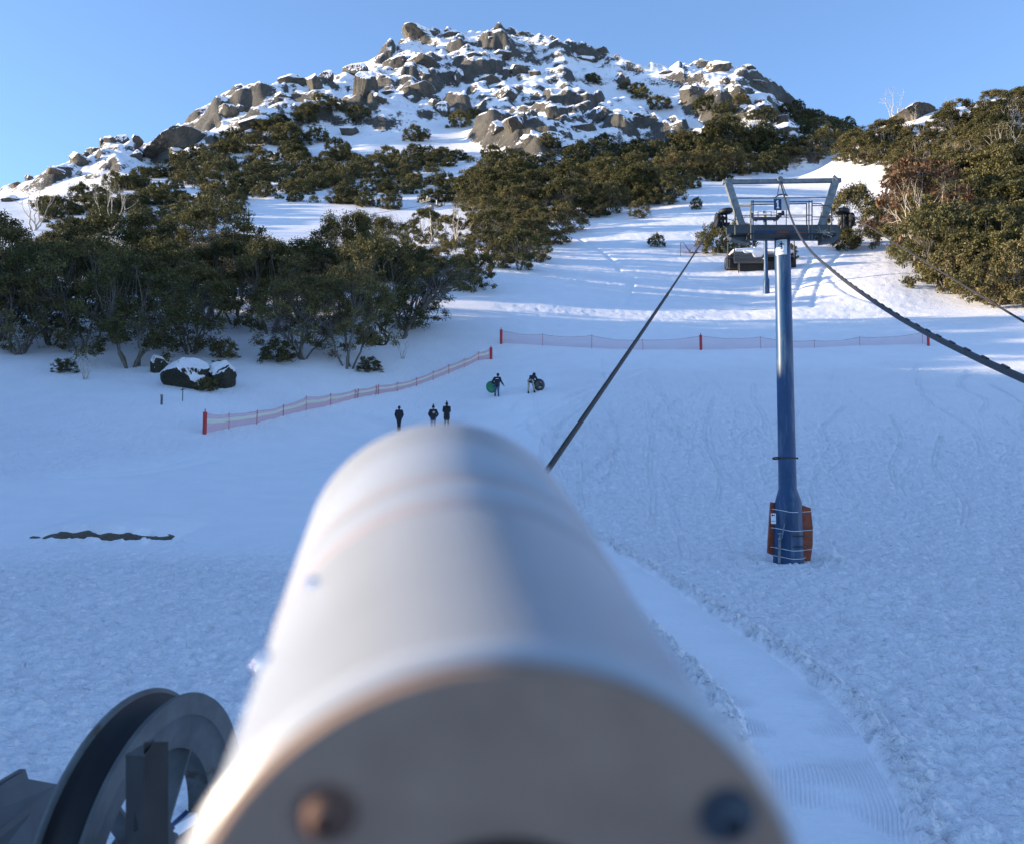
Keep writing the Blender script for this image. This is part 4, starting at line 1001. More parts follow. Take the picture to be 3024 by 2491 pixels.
    mb.tube([T(2216, 605, .35), T(2382, 602, .35)], rd, 8); mb.tube([T(2216, 643, .35), T(2382, 641, .35)], .013, 8)
    for y_ in (606, 610): mb.tube([T(2182, y_, -.2), T(2218, y_, -.55)], .015, 6)
    for y_ in (637, 642): mb.tube([T(2190, y_, -.2), T(2218, y_, -.55)], .012, 6)
    mb.tube([T(2398, 602, -.6), T(2424, 602, -.55), T(2430, 606, -.5), T(2430, 640, -.5)], .014, 6)
    mb.tube([T(2398, 608, -.6), T(2448, 608, -.55), T(2455, 614, -.5), T(2456, 640, -.5)], .014, 6); mb.tube([T(2398, 641, -.6), T(2456, 642, -.5)], .012, 6)
    mb.build('railing', M_GREY, t, auto=40)
    # sign board
    mb = MB(); mb.poly([(0, 0), (22 * PXM, 0), (22 * PXM, 34 * PXM), (0, 34 * PXM)], T(2286, 621, -.66), (1, 0, 0), (0, 0, 1), (0, .02, 0))
    sg = mb.build('number_sign', M_SIGNBLUE, t)
    mb = MB(); digit_mb(mb, num, T(2289.5, 616, -.675), 25 * PXM, .004); mb.build('digit', M_WHITE, sg)
    mb = MB(); mb.poly([(0, 0), (24 * PXM, 0), (24 * PXM, 34 * PXM), (0, 34 * PXM)], T(2308.2, 621, -.66), (1, 0, 0), (0, 0, 1), (0, .02, 0))
    mb.build('blank_panel', simple('pale_grey_panel', (.42, .44, .46), .5, var=.06), t)
    # rope sheaves: a horizontal tyre and an upright roller with its bracket at each end
    for side, xc_, xr in ((-1, 2143, 2119), (1, 2487, 2512)):
        mb = MB(); c = T(xc_, 625, -.35)
        mb.lathe(c, (0.12 * side, 0, 1), [(-.06, 0), (-.06, .14), (-.05, .19), (-.02, .205), (.02, .205), (.05, .19), (.06, .14), (.045, .1), (.045, 0)], 32)
        mb.build('deflection_sheave', M_RUBBER, t, auto=35)
        mb = MB(); c = T(xr, 650, -.35)
        mb.lathe(c, (1, .05, 0), [(-.05, 0), (-.05, .2), (-.03, .21), (-.015, .185), (.015, .185), (.03, .21), (.05, .2), (.05, 0)], 32)
        mb.build('rope_sheave', M_RUBBER, t, auto=35)
        mb = MB(); x1, x2 = (2124, 2148) if side < 0 else (2484, 2506)
        mb.box(T(x1 + 2, 650, -.2), (.05, .12, .5), bev=.006); mb.box(T(x1 + 9, 653, -.3), (.035, .08, .4)); mb.box(T(x2 - 3, 648, -.25), (.04, .1, .4)); mb.box(T((x1 + x2) / 2, 646, -.2), (.22, .12, .06), bev=.006)
        mb.box(T((x1 + x2) / 2 + 3, 661, -.15), (.3, .1, .05)); mb.tube([T((x1 + x2) / 2, 640, -.35), T((x1 + x2) / 2, 660, -.2)], .035, 10); mb.tube([T(x1, 655, -.2), T(2150 if side < 0 else 2474, 672, -.1)], .035, 8)
        mb.build('sheave_bracket', M_DSTEEL, t, auto=40)
    if full:
        # small hooks under the sign
        mb = MB(); mb.lathe(T(2297, 642, -.62), (0, 1, 0), [(0, .0), (0, .06), (.05, .06), (.05, 0)], 16); mb.box(T(2308, 632, -.62), (.16, .05, .05)); mb.box(T(2312, 626, -.62), (.07, .05, .05)); mb.build('latch', M_DSTEEL, t)
        rg = random.Random(4); mb = MB()
        for k in range(34):
            a = T(2432 + rg.uniform(-14, 14), 691 + rg.uniform(-4, 3), -.4 + rg.uniform(-.12, .1)); d = Vector((rg.gauss(0, 1), rg.gauss(0, .5), rg.gauss(0, .25))).normalized() * rg.uniform(.08, .22)
            mb.tube([a - d, a + d * .1 + Vector((0, 0, .01)), a + d], .006, 4)
        mb.build('twig_litter', M_PALE, t)
        # poster of a skier wrapped on the mast
        def arc(px0, px1, py0, py1, dr, cols=10):
            cx = 2310.2; Rm = 24.3 * PXM + dr; V_ = []; 
            for j, py in enumerate((py0, py1)):
                for i in range(cols + 1):
                    px = px0 + (px1 - px0) * i / cols; x = (px - cx) * PXM; y = -math.sqrt(max(0, Rm * Rm - x * x)); b = T(cx, py); V_.append(Vector((b.x + x, y, b.z)))
            return V_, [(i, i + 1, cols + 2 + i, cols + 1 + i) for i in range(cols)]
        mb = MB(); mb.add(*arc(2288, 2318, 758, 714, .004)); ps_ = mb.build('poster', M_WHITE, t, smooth=True)
        mb = MB()
        def dab(x0, x1, y0, y1): mb.add(*arc(x0, x1, y1, y0, .008, 3))
        dab(2299.5, 2302, 719, 723); dab(2298, 2304, 724, 729); dab(2300, 2304, 729, 731.5); dab(2299, 2303, 732, 736); dab(2301, 2303.5, 736, 741); dab(2298.5, 2301, 739, 743); dab(2296, 2298, 726, 729); dab(2293.5, 2296, 729, 732); dab(2304, 2307, 726, 728); dab(2307, 2309.5, 728, 731)
        dab(2300, 2302, 748, 749.5); dab(2304, 2309, 748, 749.5); dab(2294, 2298, 721, 722)
        mb.build('skier_emblem', M_BLACK, ps_)
        mb = MB(); mb.add(*arc(2289, 2318, 712.5, 707, .005)); mb.build('top_label', M_GREY, t)
        for yy in (764, 1352):
            pass
        mb = MB(); bp = T(2324.5, 1352)
        mb.lathe(bp, (0, 0, 1), [(-.02, .255), (-.02, .262), (.02, .262), (.02, .255)], 40, close=True)
        mb.lathe(bp + Vector((-.31, 0, 0)), (0, .2, 1), [(-.02, .09), (-.02, .1), (.02, .1), (.02, .09)], 20, close=True); mb.box(bp + Vector((.27, -.02, 0)), (.05, .06, .05))
        mb.build('strap_ring', M_DSTEEL, t, auto=40)
        # padding boards and ties round the foot
        def board(pl, y0, y1, nm='tarpaulin_pad'):
            mb = MB(); mb.poly([((p[0] - 2328) * PXM, 0) for p in []] or [(T(*p).x, T(*p).z) for p in pl], (0, y0, 0), (1, 0, 0), (0, 0, 1), (0, y1 - y0, 0))
            o = mb.build(nm, M_ORANGE, t); return o
        board([(2366, 1489), (2395, 1499), (2401, 1556), (2401, 1608), (2394, 1655), (2382, 1656), (2366, 1640)], .02, .16)
        board([(2279, 1481), (2290, 1483), (2290, 1640), (2270, 1632), (2272, 1590)], .05, .2)
        for y_, e1, e2 in ((1510, 2280, 2396), (1565, 2277, 2399), (1622, 2273, 2398), (1646, 2290, 2380)):
            z = T(2328, y_).z; rt = (78 + (y_ - 1484) * .06) / 2 * PXM
            pts_ = [Vector((T(e1, y_).x, .1, z + .08))] + [Vector((math.cos(a) * (rt + .012), -math.sin(a) * (rt + .012), z + .03 - .05 * (1 - abs(math.cos(a))) + .04 * math.cos(a) * -1)) for a in np.linspace(math.pi * .98, .02, 16)] + [Vector((T(e2, y_).x, .02, z + .01))]
            mb = MB(); mb.tube(pts_, .008, 6); mb.build('tie_rope', M_WHITE, t, smooth=True)
        mb = MB(); mb.box(T(2284, 1530, -.22), (.12, .09, .29), bev=.01); bx_ = mb.build('junction_box', M_WHITE, t)
        mb = MB(); mb.box(T(2281, 1520, -.268), (.04, .006, .04)); mb.box(T(2286, 1520, -.268), (.03, .006, .04)); mb.box(T(2284, 1537, -.268), (.11, .006, .012)); mb.build('box_marking', M_BLACK, bx_)
        mb = MB()
        for y_ in (1581, 1612): mb.lathe(T(2336, y_), (0, 0, 1), [(-.02, 41.5 * PXM), (-.02, 42.2 * PXM + (y_ - 1581) * .0004), (.02, 42.2 * PXM), (.02, 41.5 * PXM)], 40, close=True)
        mb.build('dark_band', M_DSTEEL, t, auto=30)
        mb = MB(); mb.tube([T(2301, 1662, -.45), T(2302, 1596, -.45)], .035, 10); mb.tube([T(2302, 1590, -.52), T(2302, 1590, -.4)], .045, 12); mb.box(T(2303, 1574, -.45), (.11, .04, .03)); mb.tube([T(2303, 1588, -.45), T(2303, 1573, -.45)], .018, 8)
        mb.tube([T(2309, 1588, -.45), T(2313, 1565, -.45), T(2317, 1546, -.42)], .014, 6); mb.build('standpipe', M_GALV, t, auto=40)
    else:
        mb = MB(); mb.box(T(2310, 660, -.1), (.3, .3, .3)); mb.build('warning_box', M_YELLOW, t)
    return t
lt = lift_tower('lift_tower', 'near blue ski lift tower with a 1 sign and orange pads round its foot', BASE, '1', True)
b2 = hit(2263, 866, 60)
t2 = lift_tower('lift_tower', 'distant slim blue lift tower with a 2 sign seen behind the near tower', b2, '2', False)
t2.scale = (.98 * b2.y / 118,) * 3

def pylon(px, ytop, wpx, Yd, label, seed, rz):
    x = at(px, ytop, Yd).x; g = ground(x, Yd); ztop = at(px, ytop, Yd).z; w_ = wpx / F * Yd; t = thing('lift_pylon', label, 'ski lift pylon', (x, Yd, g), rz)
    h = ztop - g; k = w_ / 4
    mb = MB(); mb.tube([(0, 0, -1), (0, 0, h - .9 * k)], [.34 * k, .28 * k], 20); mb.build('mast', M_GALV, t, auto=30)
    mb = MB(); mb.box((0, 0, h - .8 * k), (w_ * .75, .4 * k, .3 * k), bev=.03)
    for s_ in (-.28, .28): mb.box((s_ * w_, 0, h - .25 * k), (.18 * k, .18 * k, 1.1 * k))
    mb.box((0, 0, h + .25 * k), (w_ * .6, .16 * k, .14 * k)); mb.build('crossarm', M_GALV, t)
    for s_ in (-1, 1):
        mb = MB()
        mb.box((s_ * w_ * .42, 0, h - .75 * k), (.12 * k, 2.4 * k, .2 * k))
        for q in (-1.0, -.4, .4, 1.0): mb.lathe((s_ * w_ * .42, q * k, h - .5 * k), (1, 0, 0), [(-.06 * k, 0), (-.06 * k, .24 * k), (.06 * k, .24 * k), (.06 * k, 0)], 16)
        mb.build('sheave_train', M_DSTEEL, t)
    return t
pylon(1276, 590, 74, 172, 'grey chairlift pylon with sheave arms rising out of the left wood', 1, .9)
pylon(2373, 437, 56, 290, 'small grey chairlift pylon in front of the dark shrubs by the slope crest', 2, .5)
# thin chairlift line over the wood
def cable(name, label, pts_, rad, m, n=8, cat='cable'):
    pts_ = [Vector(p) for p in pts_]; L = smooth_line([tuple(p) for p in pts_], 14)
    mb = MB(); mb.tube(L, rad, n); o = mb.build(name, m, None, smooth=True); return tag(o, label, cat), L
cable('chairlift_rope', 'thin rope running from the left wood pylon down to the left', [at(1255, 607, 171), at(1100, 632, 168), at(960, 650, 166)], .03, M_CABLE, 5)
cable('chairlift_rope', 'thin rope running from the left wood pylon up to the right', [at(1300, 600, 173), at(1360, 592, 180), at(1480, 575, 190)], .03, M_CABLE, 5)

# ------------------------------------------------------------------ ropes
def helix_rope(name, label, a, b, sag, rad, m):
    a, b = Vector(a), Vector(b); L = (b - a).length; n = 160; pts_ = []
    for i in range(n + 1):
        t = (i / n) ** 1.0; p = a.lerp(b, t); p.z -= sag * 4 * t * (1 - t); pts_.append(p)
    mb = MB(); mb.tube(pts_, rad * .86, 10)
    # outer strands wound round the core on the near stretch
    near = 11.0; s_ = 0; P2 = []; seg = 0
    core = []; acc = 0
    for i in range(n):
        d = (pts_[i + 1] - pts_[i]); k = max(1, int(d.length / .012))
        for j in range(k):
            if acc < near: core.append((pts_[i] + d * j / k, d.normalized(), acc))
            acc += d.length / k
    for st in range(6):
        P3 = []
        for p, d, s2 in core:
            u = d.cross(Vector((0, 0, 1))).normalized(); v = d.cross(u); a_ = s2 * 2 * math.pi / .19 + st * math.pi / 3
            P3.append(p + (u * math.cos(a_) + v * math.sin(a_)) * rad * .68)
        mb.tube(P3, rad * .38, 5, cap=False)
    o = mb.build(name, m, None, smooth=True); return tag(o, label, 'rope')
TS_L = BASE + T(2119, 640, -.35) + Vector((0, 0, .0)); TS_R = BASE + T(2514, 634, -.35)
pA = at(1600, 1398, 5.2); dA = (pA - TS_L); 
helix_rope('haul_rope', 'thick rusty steel haul rope running from behind the white tube up to the near tower', TS_L + dA * 1.13, TS_L, .06, .0165, M_ROPE)
pB = at(3024, 921, 11.5)
helix_rope('haul_rope', 'dark haul rope from the right sheaves of the near tower to the right edge', TS_R + (pB - TS_R) * 1.9, TS_R, .12, .0165, M_ROPE)
# uphill continuation of both ropes towards tower 2
UL = Vector(b2) + Vector((-2.1, -.3, 9.6)); UR = Vector(b2) + Vector((1.9, -.3, 9.6))
for a, b, nm in ((TS_L, UL, 'left'), (TS_R, UR, 'right')):
    cable('uphill_rope', 'thin rope from the %s sheaves of the near tower up to the distant tower' % nm, [a, a.lerp(b, .5) - Vector((0, 0, .5)), b], .0165, M_ROPE, 6, 'rope')
cp = [(2306, 545, 27.9), (2322, 600, 26.8), (2345, 664, 24.0), (2388, 735, 19.5), (2465, 805, 15.0), (2540, 862, 12.2), (2636, 926, 10.0), (2740, 985, 8.3), (2856, 1043, 7.0), (3024, 1119, 5.7), (3300, 1230, 4.3)]
co, cl = cable('communication_cable', 'thick grey taped cable sagging from the top of the near tower to the right edge', [at(*c) for c in cp], .0235, M_CABLE, 12)
acc = 0; nxt = 0; rg = random.Random(3)
for i in range(len(cl) - 1, 1, -1):
    a, b = Vector(cl[i]), Vector(cl[i - 1]); acc += (a - b).length
    if acc > nxt and a.y < 16:
        d = (b - a).normalized(); up = (Vector((0, 0, 1)) - d * d.z).normalized()
        mb = MB(); mb.tube([a + up * .021 - d * .07, a + up * .024 + d * .07], .012, 8); nxt = acc + .42; mb.build('cable_clip', M_DSTEEL, co, auto=40)

# ------------------------------------------------------------------ blurred white tube close to the lens
n0 = cs(-.0021, -.0922, .168); f0 = cs(-.0278, -.0538, .408); ax = (f0 - n0); TL = ax.length; ax.normalize()
M_TUBE = simple('milky_white_tube', (.36, .37, .39), .33, .0, .05, 20, wear=((.40, .33, .28), .70), wsc=38)
_b = M_TUBE.node_tree.nodes['Principled BSDF']; _b.inputs['Subsurface Weight'].default_value = .7; _b.inputs['Subsurface Radius'].default_value = (1, .95, .9); _b.inputs['Subsurface Scale'].default_value = .03
M_CAPM = simple('grey_end_plate', (.28, .18, .125), .85, 0, .15, 60)
tb = thing('metal_tube', 'blurred white metal tube with a grey end plate, very close in the foreground', 'tube', n0)
mb = MB(); R0 = .0562
mb.lathe((0, 0, 0), ax, [(.0024, R0 - .0024), (.0045, R0 - .0006), (.006, R0), (.009, R0 - .0006), (.0125, R0 - .0022), (.105, R0 - .0022), (.110, R0 - .0034), (.116, R0 - .0034), (.120, R0 - .0018), (.140, R0 - .0018), (.144, R0 - .0034), (.150, R0 - .0034), (.154, R0 - .0016), (TL - .006, R0 - .0012), (TL, R0 - .004), (TL, .04), (TL - .01, .04)], 128)
mb.build('tube_wall', M_TUBE, tb, auto=50)
M_BAND = simple('greyish_ring', (.36, .32, .32), .4, 0, .08)
for a0_, a1_ in ((.108, .119), (.142, .152)):
    mb = MB(); mb.lathe((0, 0, 0), ax, [(a0_, R0 - .0036), (a0_ + .003, R0 - .0021), (a1_ - .003, R0 - .0021), (a1_, R0 - .0036)], 128); mb.build('ring_band', M_BAND, tb, auto=50)
mb = MB(); mb.lathe((0, 0, 0), ax, [(.0022, R0 - .0026), (.0006, R0 - .0034), (0, R0 - .0055), (0, .0245), (.002, .0236), (.05, .0236)], 96); mb.build('end_plate', M_CAPM, tb, auto=40)
mb = MB(); mb.lathe((0, 0, 0), ax, [(.04, .0236), (.04, 0)], 48); mb.build('bore', simple('bore_brown', (.05, .025, .018), .8, var=.2), tb)
xr = ax.cross(Vector((0, 0, 1))).normalized(); yr = ax.cross(xr); 
if xr.x < 0: xr = -xr
if yr.z < 0: yr = -yr
M_RUSTB = simple('rusty_bolt', (.15, .08, .055), .7, .3, .4, 200); M_DKBOLT = simple('dark_bolt', (.05, .06, .075), .5, .3, .3, 100)
for dx, dz, m_ in ((-.0285, .0300, M_RUSTB), (.0375, .0275, M_DKBOLT)):
    c = xr * dx + yr * dz
    mb = MB(); mb.lathe(c, -ax, [(0, .0049), (.0006, .0049), (.0008, .0036), (.0026, .0032), (.0036, .002), (.0018, .0016), (.0018, 0)], 6 * 4); mb.build('bolt', m_, tb, auto=30)
rg = random.Random(8)
M_DROP = simple('water_drop', (.8, .82, .85), .04, .9, .02)
for k, (al, an) in enumerate(((.075, 178), (.088, 173), (.060, 180), (.098, 165), (.045, 181), (.07, 150), (.09, 135), (.128, 176))):
    c = ax * al + (xr * math.cos(R_(an)) + yr * math.sin(R_(an))) * (R0 - .0018); bm = bmesh.new(); bmesh.ops.create_icosphere(bm, subdivisions=3, radius=.0019)
    me_ = bpy.data.meshes.new('droplet'); bm.to_mesh(me_); bm.free(); me_.polygons.foreach_set('use_smooth', [True] * len(me_.polygons)); o = link('droplet', me_, M_DROP, tb); o.location = c

# ------------------------------------------------------------------ big grooved sheave wheel at lower left
wc = cs(-.624, -.798, 1.813); wn = cs(*[math.cos(-.183) * math.cos(-.065), math.sin(-.065), math.sin(-.183) * math.cos(-.065)]).normalized()
M_WHEEL = simple('worn_wheel_steel', (.10, .105, .105), .55, .3, .4, 9, wear=((.07, .055, .04), .6), wsc=7)
wh = thing('sheave_wheel', 'large grey grooved lift wheel with black rubber lining in the lower left corner', 'pulley wheel', wc)
mb = MB(); W2 = .084
fl = [(0, .300), (-.006, .302), (-.010, .298), (-.0135, .272), (-.030, .262), (-.054, .262), (-.0705, .272), (-.074, .298), (-.078, .302), (-W2, .300), (-W2 + .002, .262), (-W2 + .008, .258), (-.072, .225), (-.066, .200), (-.018, .200), (-.012, .225), (-.008, .258), (-.002, .262)]
mb.lathe((0, 0, 0), wn, fl, 128, close=True); mb.build('rim', M_WHEEL, wh, auto=50)
mb = MB(); mb.lathe((0, 0, 0), wn, [(-.0105, .294), (-.016, .280), (-.028, .270), (-.042, .268), (-.056, .270), (-.068, .280), (-.0735, .294)], 128); mb.build('rubber_lining', M_RUBBER, wh, smooth=True)
mb = MB(); mb.lathe((0, 0, 0), wn, [(.01, 0), (.01, .045), (0, .055), (-W2, .055), (-W2 - .01, .045), (-W2 - .01, 0)], 40); mb.build('hub', M_WHEEL, wh, auto=30)
wx = wn.cross(Vector((0, 0, 1))).normalized(); wz = wx.cross(wn)
for k in range(5):
    a = k * 2 * math.pi / 5 + .75; d = wx * math.cos(a) + wz * math.sin(a); mb = MB(); mb.bar(d * .05 - wn * .042, d * .207 - wn * .042, .006, .05, up=tuple(wn)); mb.build('spoke', M_WHEEL, wh)
def C3(px, py, z): return cs((px - CX) / F * z, (CY - py) / F * z, z)
br = thing('wheel_bracket', 'dark steel channel upright standing in front of the grooved wheel', 'bracket', C3(430, 2400, 1.45))
def L3(px, py, z): return C3(px, py, z) - C3(430, 2400, 1.45)
mb = MB()
mb.add([L3(425, 2190, 1.42), L3(497, 2188, 1.46), L3(497, 2700, 1.46), L3(425, 2700, 1.42), L3(425, 2190, 1.43), L3(497, 2188, 1.47), L3(497, 2700, 1.47), L3(425, 2700, 1.43)], [(0, 1, 2, 3), (7, 6, 5, 4), (0, 4, 5, 1), (2, 6, 7, 3), (1, 5, 6, 2), (0, 3, 7, 4)])
mb.add([L3(371, 2229, 1.50), L3(425, 2234, 1.42), L3(425, 2700, 1.42), L3(371, 2700, 1.50), L3(375, 2229, 1.52), L3(429, 2234, 1.44), L3(429, 2700, 1.44), L3(375, 2700, 1.52)], [(0, 1, 2, 3), (7, 6, 5, 4), (0, 4, 5, 1), (2, 6, 7, 3), (1, 5, 6, 2), (0, 3, 7, 4)])
mb.add([L3(370, 2226, 1.50), L3(428, 2231, 1.41), L3(455, 2181, 1.44), L3(443, 2182, 1.53), L3(370, 2232, 1.50), L3(428, 2238, 1.41), L3(455, 2189, 1.44), L3(443, 2190, 1.53)], [(0, 1, 2, 3), (7, 6, 5, 4), (0, 4, 5, 1), (1, 5, 6, 2), (2, 6, 7, 3), (3, 7, 4, 0)])
mb.build('channel', simple('grimy_black_steel', (.016, .014, .012), .7, .0, .5, 14), br)
mb = MB(); mb.bar(L3(440, 2400, 1.46), L3(489, 2551, 1.70), .04); mb.build('axle', M_DSTEEL, br)
bm_ = thing('steel_beam', 'dark steel beam with an upturned end behind the wheel at the left edge', 'beam', C3(80, 2400, 2.0))
def L4(px, py, z): return C3(px, py, z) - C3(80, 2400, 2.0)
mb = MB()
def slab(P4, th):
    P4 = [Vector(p) for p in P4]; nn_ = (P4[1] - P4[0]).cross(P4[2] - P4[0]).normalized() * th
    mb.add(P4 + [p + nn_ for p in P4], [(0, 1, 2, 3), (7, 6, 5, 4), (0, 4, 5, 1), (1, 5, 6, 2), (2, 6, 7, 3), (3, 7, 4, 0)])
slab([L4(-120, 2370, 1.55), L4(58, 2268, 2.0), L4(76, 2269, 2.03), L4(-120, 2392, 1.57)], .01)
slab([L4(-120, 2392, 1.56), L4(76, 2270, 2.02), L4(84, 2298, 2.02), L4(-120, 2440, 1.56)], .012)
slab([L4(-120, 2440, 1.56), L4(84, 2298, 2.02), L4(170, 2314, 2.3), L4(-120, 2540, 1.7)], .012)
slab([L4(-120, 2540, 1.7), L4(170, 2314, 2.3), L4(170, 2700, 2.1), L4(-120, 2700, 1.55)], .012)
mb.build('web', M_GREY, bm_)
mb = MB(); P0 = C3(530, 2440, 1.9); 
def L5(px, py, z): return C3(px, py, z) - P0
lb = thing('base_frame', 'grey and dark blue steel frame seen low between the wheel and the white tube', 'steel frame', P0)
slab([L5(497, 2448, 1.85), L5(582, 2398, 2.0), L5(582, 2425, 2.0), L5(497, 2488, 1.85)], .015); mb.build('plate', M_WHITE, lb)
mb = MB(); slab([L5(440, 2480, 1.9), L5(640, 2390, 2.1), L5(700, 2900, 2.1), L5(380, 2900, 1.9)], .02); slab([L5(497, 2440, 1.84), L5(550, 2388, 2.0), L5(560, 2400, 2.0), L5(500, 2462, 1.84)], .02); mb.build('girder', M_SIGNBLUE, lb)

# ------------------------------------------------------------------ safety fences
def net_mat(name, col, alpha):
    m, n, b = mat(name); b.inputs['Base Color'].default_value = (*col, 1); b.inputs['Roughness'].default_value = .7
    tr = N(n, 'ShaderNodeBsdfTransparent'); mx = N(n, 'ShaderNodeMixShader'); mx.inputs[0].default_value = alpha
    tl = N(n, 'ShaderNodeBsdfTranslucent'); tl.inputs[0].default_value = (*col, 1); m2 = N(n, 'ShaderNodeMixShader'); m2.inputs[0].default_value = .4
    n.links.new(b.outputs[0], m2.inputs[1]); n.links.new(tl.outputs[0], m2.inputs[2])
    n.links.new(tr.outputs[0], mx.inputs[1]); n.links.new(m2.outputs[0], mx.inputs[2]); n.links.new(mx.outputs[0], n.nodes['Material Output'].inputs[0]); return m
M_NETP = net_mat('pink_net', (.75, .42, .44), .62); M_NETC = net_mat('cream_net', (.85, .76, .5), .7); M_NETR = net_mat('red_mesh_net', (.62, .28, .32), .28); M_NETE = net_mat('orange_net', (.7, .3, .25), .6)
def rod(p, h, r, lean=0):
    return [Vector(p) - Vector((0, 0, .3)), Vector(p) + Vector((lean * h, 0, h))]
def fence(name, label, posts, rows, sag, seed):
    """posts: (px, py_top, py_base, kind)"""
    P_ = []; rg = random.Random(seed)
    for px, yt, yb, kd in posts:
        q = hit(px, yb, 20); h = (yb - yt) / F * q.y / math.cos(TH) * 1.0; P_.append((q, h, kd))
    o = P_[0][0]; t = thing(name, label, 'safety fence', o)
    for q, h, kd in P_:
        p = q - o; mb = MB()
        if kd == 'pad':
            mb.lathe(p + Vector((0, 0, -.1)), (0, 0, 1), [(0, 0), (0, .12), (h + .05, .125), (h + .08, .11), (h + .08, 0)], 24); mb.tube([p + Vector((0, 0, h)), p + Vector((0, 0, h + .16))], .03, 8)
            mb.build('padded_post', M_RED, t, auto=40)
        else:
            mb.tube(rod(p, h, .02, rg.uniform(-.05, .12) if kd == 'lean' else rg.uniform(-.03, .03)), .026 if kd != 'thin' else .018, 8); mb.build('post', M_REDPOLE, t, auto=40)
    for (a, ha, _), (b, hb, _) in zip(P_[:-1], P_[1:]):
        mb = MB(); nx = 8; V_ = []; nr = len(rows) + 1
        for j in range(nr):
            fz = 1 - j / (nr - 1)
            for i in range(nx + 1):
                t_ = i / nx; p = a.lerp(b, t_) - o; g = ground(p.x + o.x, p.y + o.y) - o.z; hh = (ha + (hb - ha) * t_) * .93
                p.z = g + .05 + (hh - .05 - sag * 4 * t_ * (1 - t_)) * fz; p.y += .05 * math.sin(i * 1.9 + j) ; V_.append(p)
        for j in range(nr - 1):
            mb.cur = rows[j]; mb.add([], [])
            for i in range(nx): mb.f.append([j * (nx + 1) + i, j * (nx + 1) + i + 1, (j + 1) * (nx + 1) + i + 1, (j + 1) * (nx + 1) + i]); mb.m.append(rows[j])
        mb.v = [tuple(v) for v in V_]; mb.n = len(V_)
        mb.build('net', [M_NETP, M_NETC, M_NETR, M_NETE], t, smooth=True)
        mb = MB(); mb.tube(V_[:nx + 1], .011, 5, cap=False); mb.build('top_cord', M_DSTEEL if rows[0] == 2 else M_NETE, t)
    return t
fence('safety_fence', 'lower safety fence of pink and cream striped netting on red poles', [(604,1215,1281,'pad'),(676,1219,1266,'p'),(758,1210,1252,'p'),(836,1194,1229,'p'),(904,1168,1213,'p'),(976,1161,1197,'p'),(1048,1148,1177,'lean'),(1056,1147,1176,'lean'),(1109,1137,1166,'lean'),(1118,1135,1165,'lean'),(1174,1128,1155,'lean'),(1230,1114,1140,'p'),(1279,1095,1122,'p'),(1325,1075,1104,'p'),(1371,1058,1085,'p'),(1413,1038,1065,'p'),(1450,1025,1060,'pad')], [0, 1, 0, 1][:3] + [0], .08, 1)
fence('safety_fence', 'upper safety fence of nearly transparent red netting across the ski slope', [(1480,972,1015,'pad'),(1602,984,1021,'thin'),(1747,987,1029,'thin'),(1899,1001,1034,'thin'),(2070,988,1033,'pad'),(2247,992,1029,'thin'),(2405,1004,1028,'thin'),(2539,993,1021,'thin'),(2725,978,1016,'thin'),(2742,982,1021,'pad')], [2, 2, 2], .18, 2)

# ------------------------------------------------------------------ snowed-in timber deck under the tower
dq = hit(2250, 800, 60); DY = dq.y; DO = at(2250, 800, DY); pm = DY / F
dk = thing('timber_deck', 'snow covered timber deck with a slatted bench front behind the near tower', 'timber deck', DO)
def D(px, py, dy=0): p = at(px, py, DY) - DO; p.y += dy; return p
mb = MB(); mb.box(D(2261, 787, 1.6), (156 * pm, 3.2, 30 * pm)); mb.box(D(2352, 760, 2.5), (10 * pm, 3, 50 * pm)); mb.box(D(2262, 762, 2.6), (190 * pm, 1.2, 40 * pm)); mb.box(D(2168, 770, 1.5), (34 * pm, 2.0, 40 * pm)); mb.build('base_wall', M_DTIMBER, dk)
mb = MB()
for k in range(9): mb.box(D(2211, 742 + k * 4.1, -.1 - k * .012), (88 * pm, .05, 3.3 * pm))
mb.build('slatted_panel', M_TIMBER, dk)
mb = MB(); mb.box(D(2213, 777, -.3), (90 * pm, .5, 3 * pm)); mb.box(D(2300, 752, .9), (100 * pm, .1, 3 * pm)); mb.box(D(2160, 758, .4), (30 * pm, .1, 3 * pm)); mb.build('seat_rail', M_TIMBER, dk)
for px, y0, y1 in ((2179, 776, 806), (2143, 765, 788), (2152, 768, 792), (2167, 732, 776), (2148, 718, 758), (2343, 715, 760), (2254, 776, 810)):
    mb = MB(); mb.bar(D(px, y1 + 4, -.35), D(px, y0, -.35), 3 * pm); mb.build('post', M_TIMBER, dk)
def snow_pile(name, parent, pts2, dy, depth, th=.3):
    bm = bmesh.new(); 
    V_ = [bm.verts.new(D(px, py, dy)) for px, py in pts2]; f = bm.faces.new(V_); r_ = bmesh.ops.extrude_face_region(bm, geom=[f]); 
    for v in [e for e in r_['geom'] if isinstance(e, bmesh.types.BMVert)]: v.co.y += depth
    bmesh.ops.bevel(bm, geom=bm.edges[:], offset=.07, segments=2, affect='EDGES'); me_ = bpy.data.meshes.new(name); bmesh.ops.recalc_face_normals(bm, faces=bm.faces[:]); bm.to_mesh(me_); bm.free(); me_.polygons.foreach_set('use_smooth', [True] * len(me_.polygons)); return link(name, me_, M_SNOWM, parent)
snow_pile('snow_cover', dk, [(2158, 744), (2166, 736), (2210, 733), (2256, 733), (2256, 742), (2168, 745)], -.2, 2.6)
snow_pile('snow_cover', dk, [(2192, 741), (2256, 739), (2254, 750), (2248, 760), (2226, 762), (2218, 748), (2200, 750), (2193, 745)], -.32, .25)
snow_pile('snow_cover', dk, [(2256, 733), (2300, 731), (2346, 733), (2350, 741), (2256, 743)], .7, 3)
snow_pile('snow_cover', dk, [(2250, 766), (2256, 762), (2262, 768)], -.4, .4)
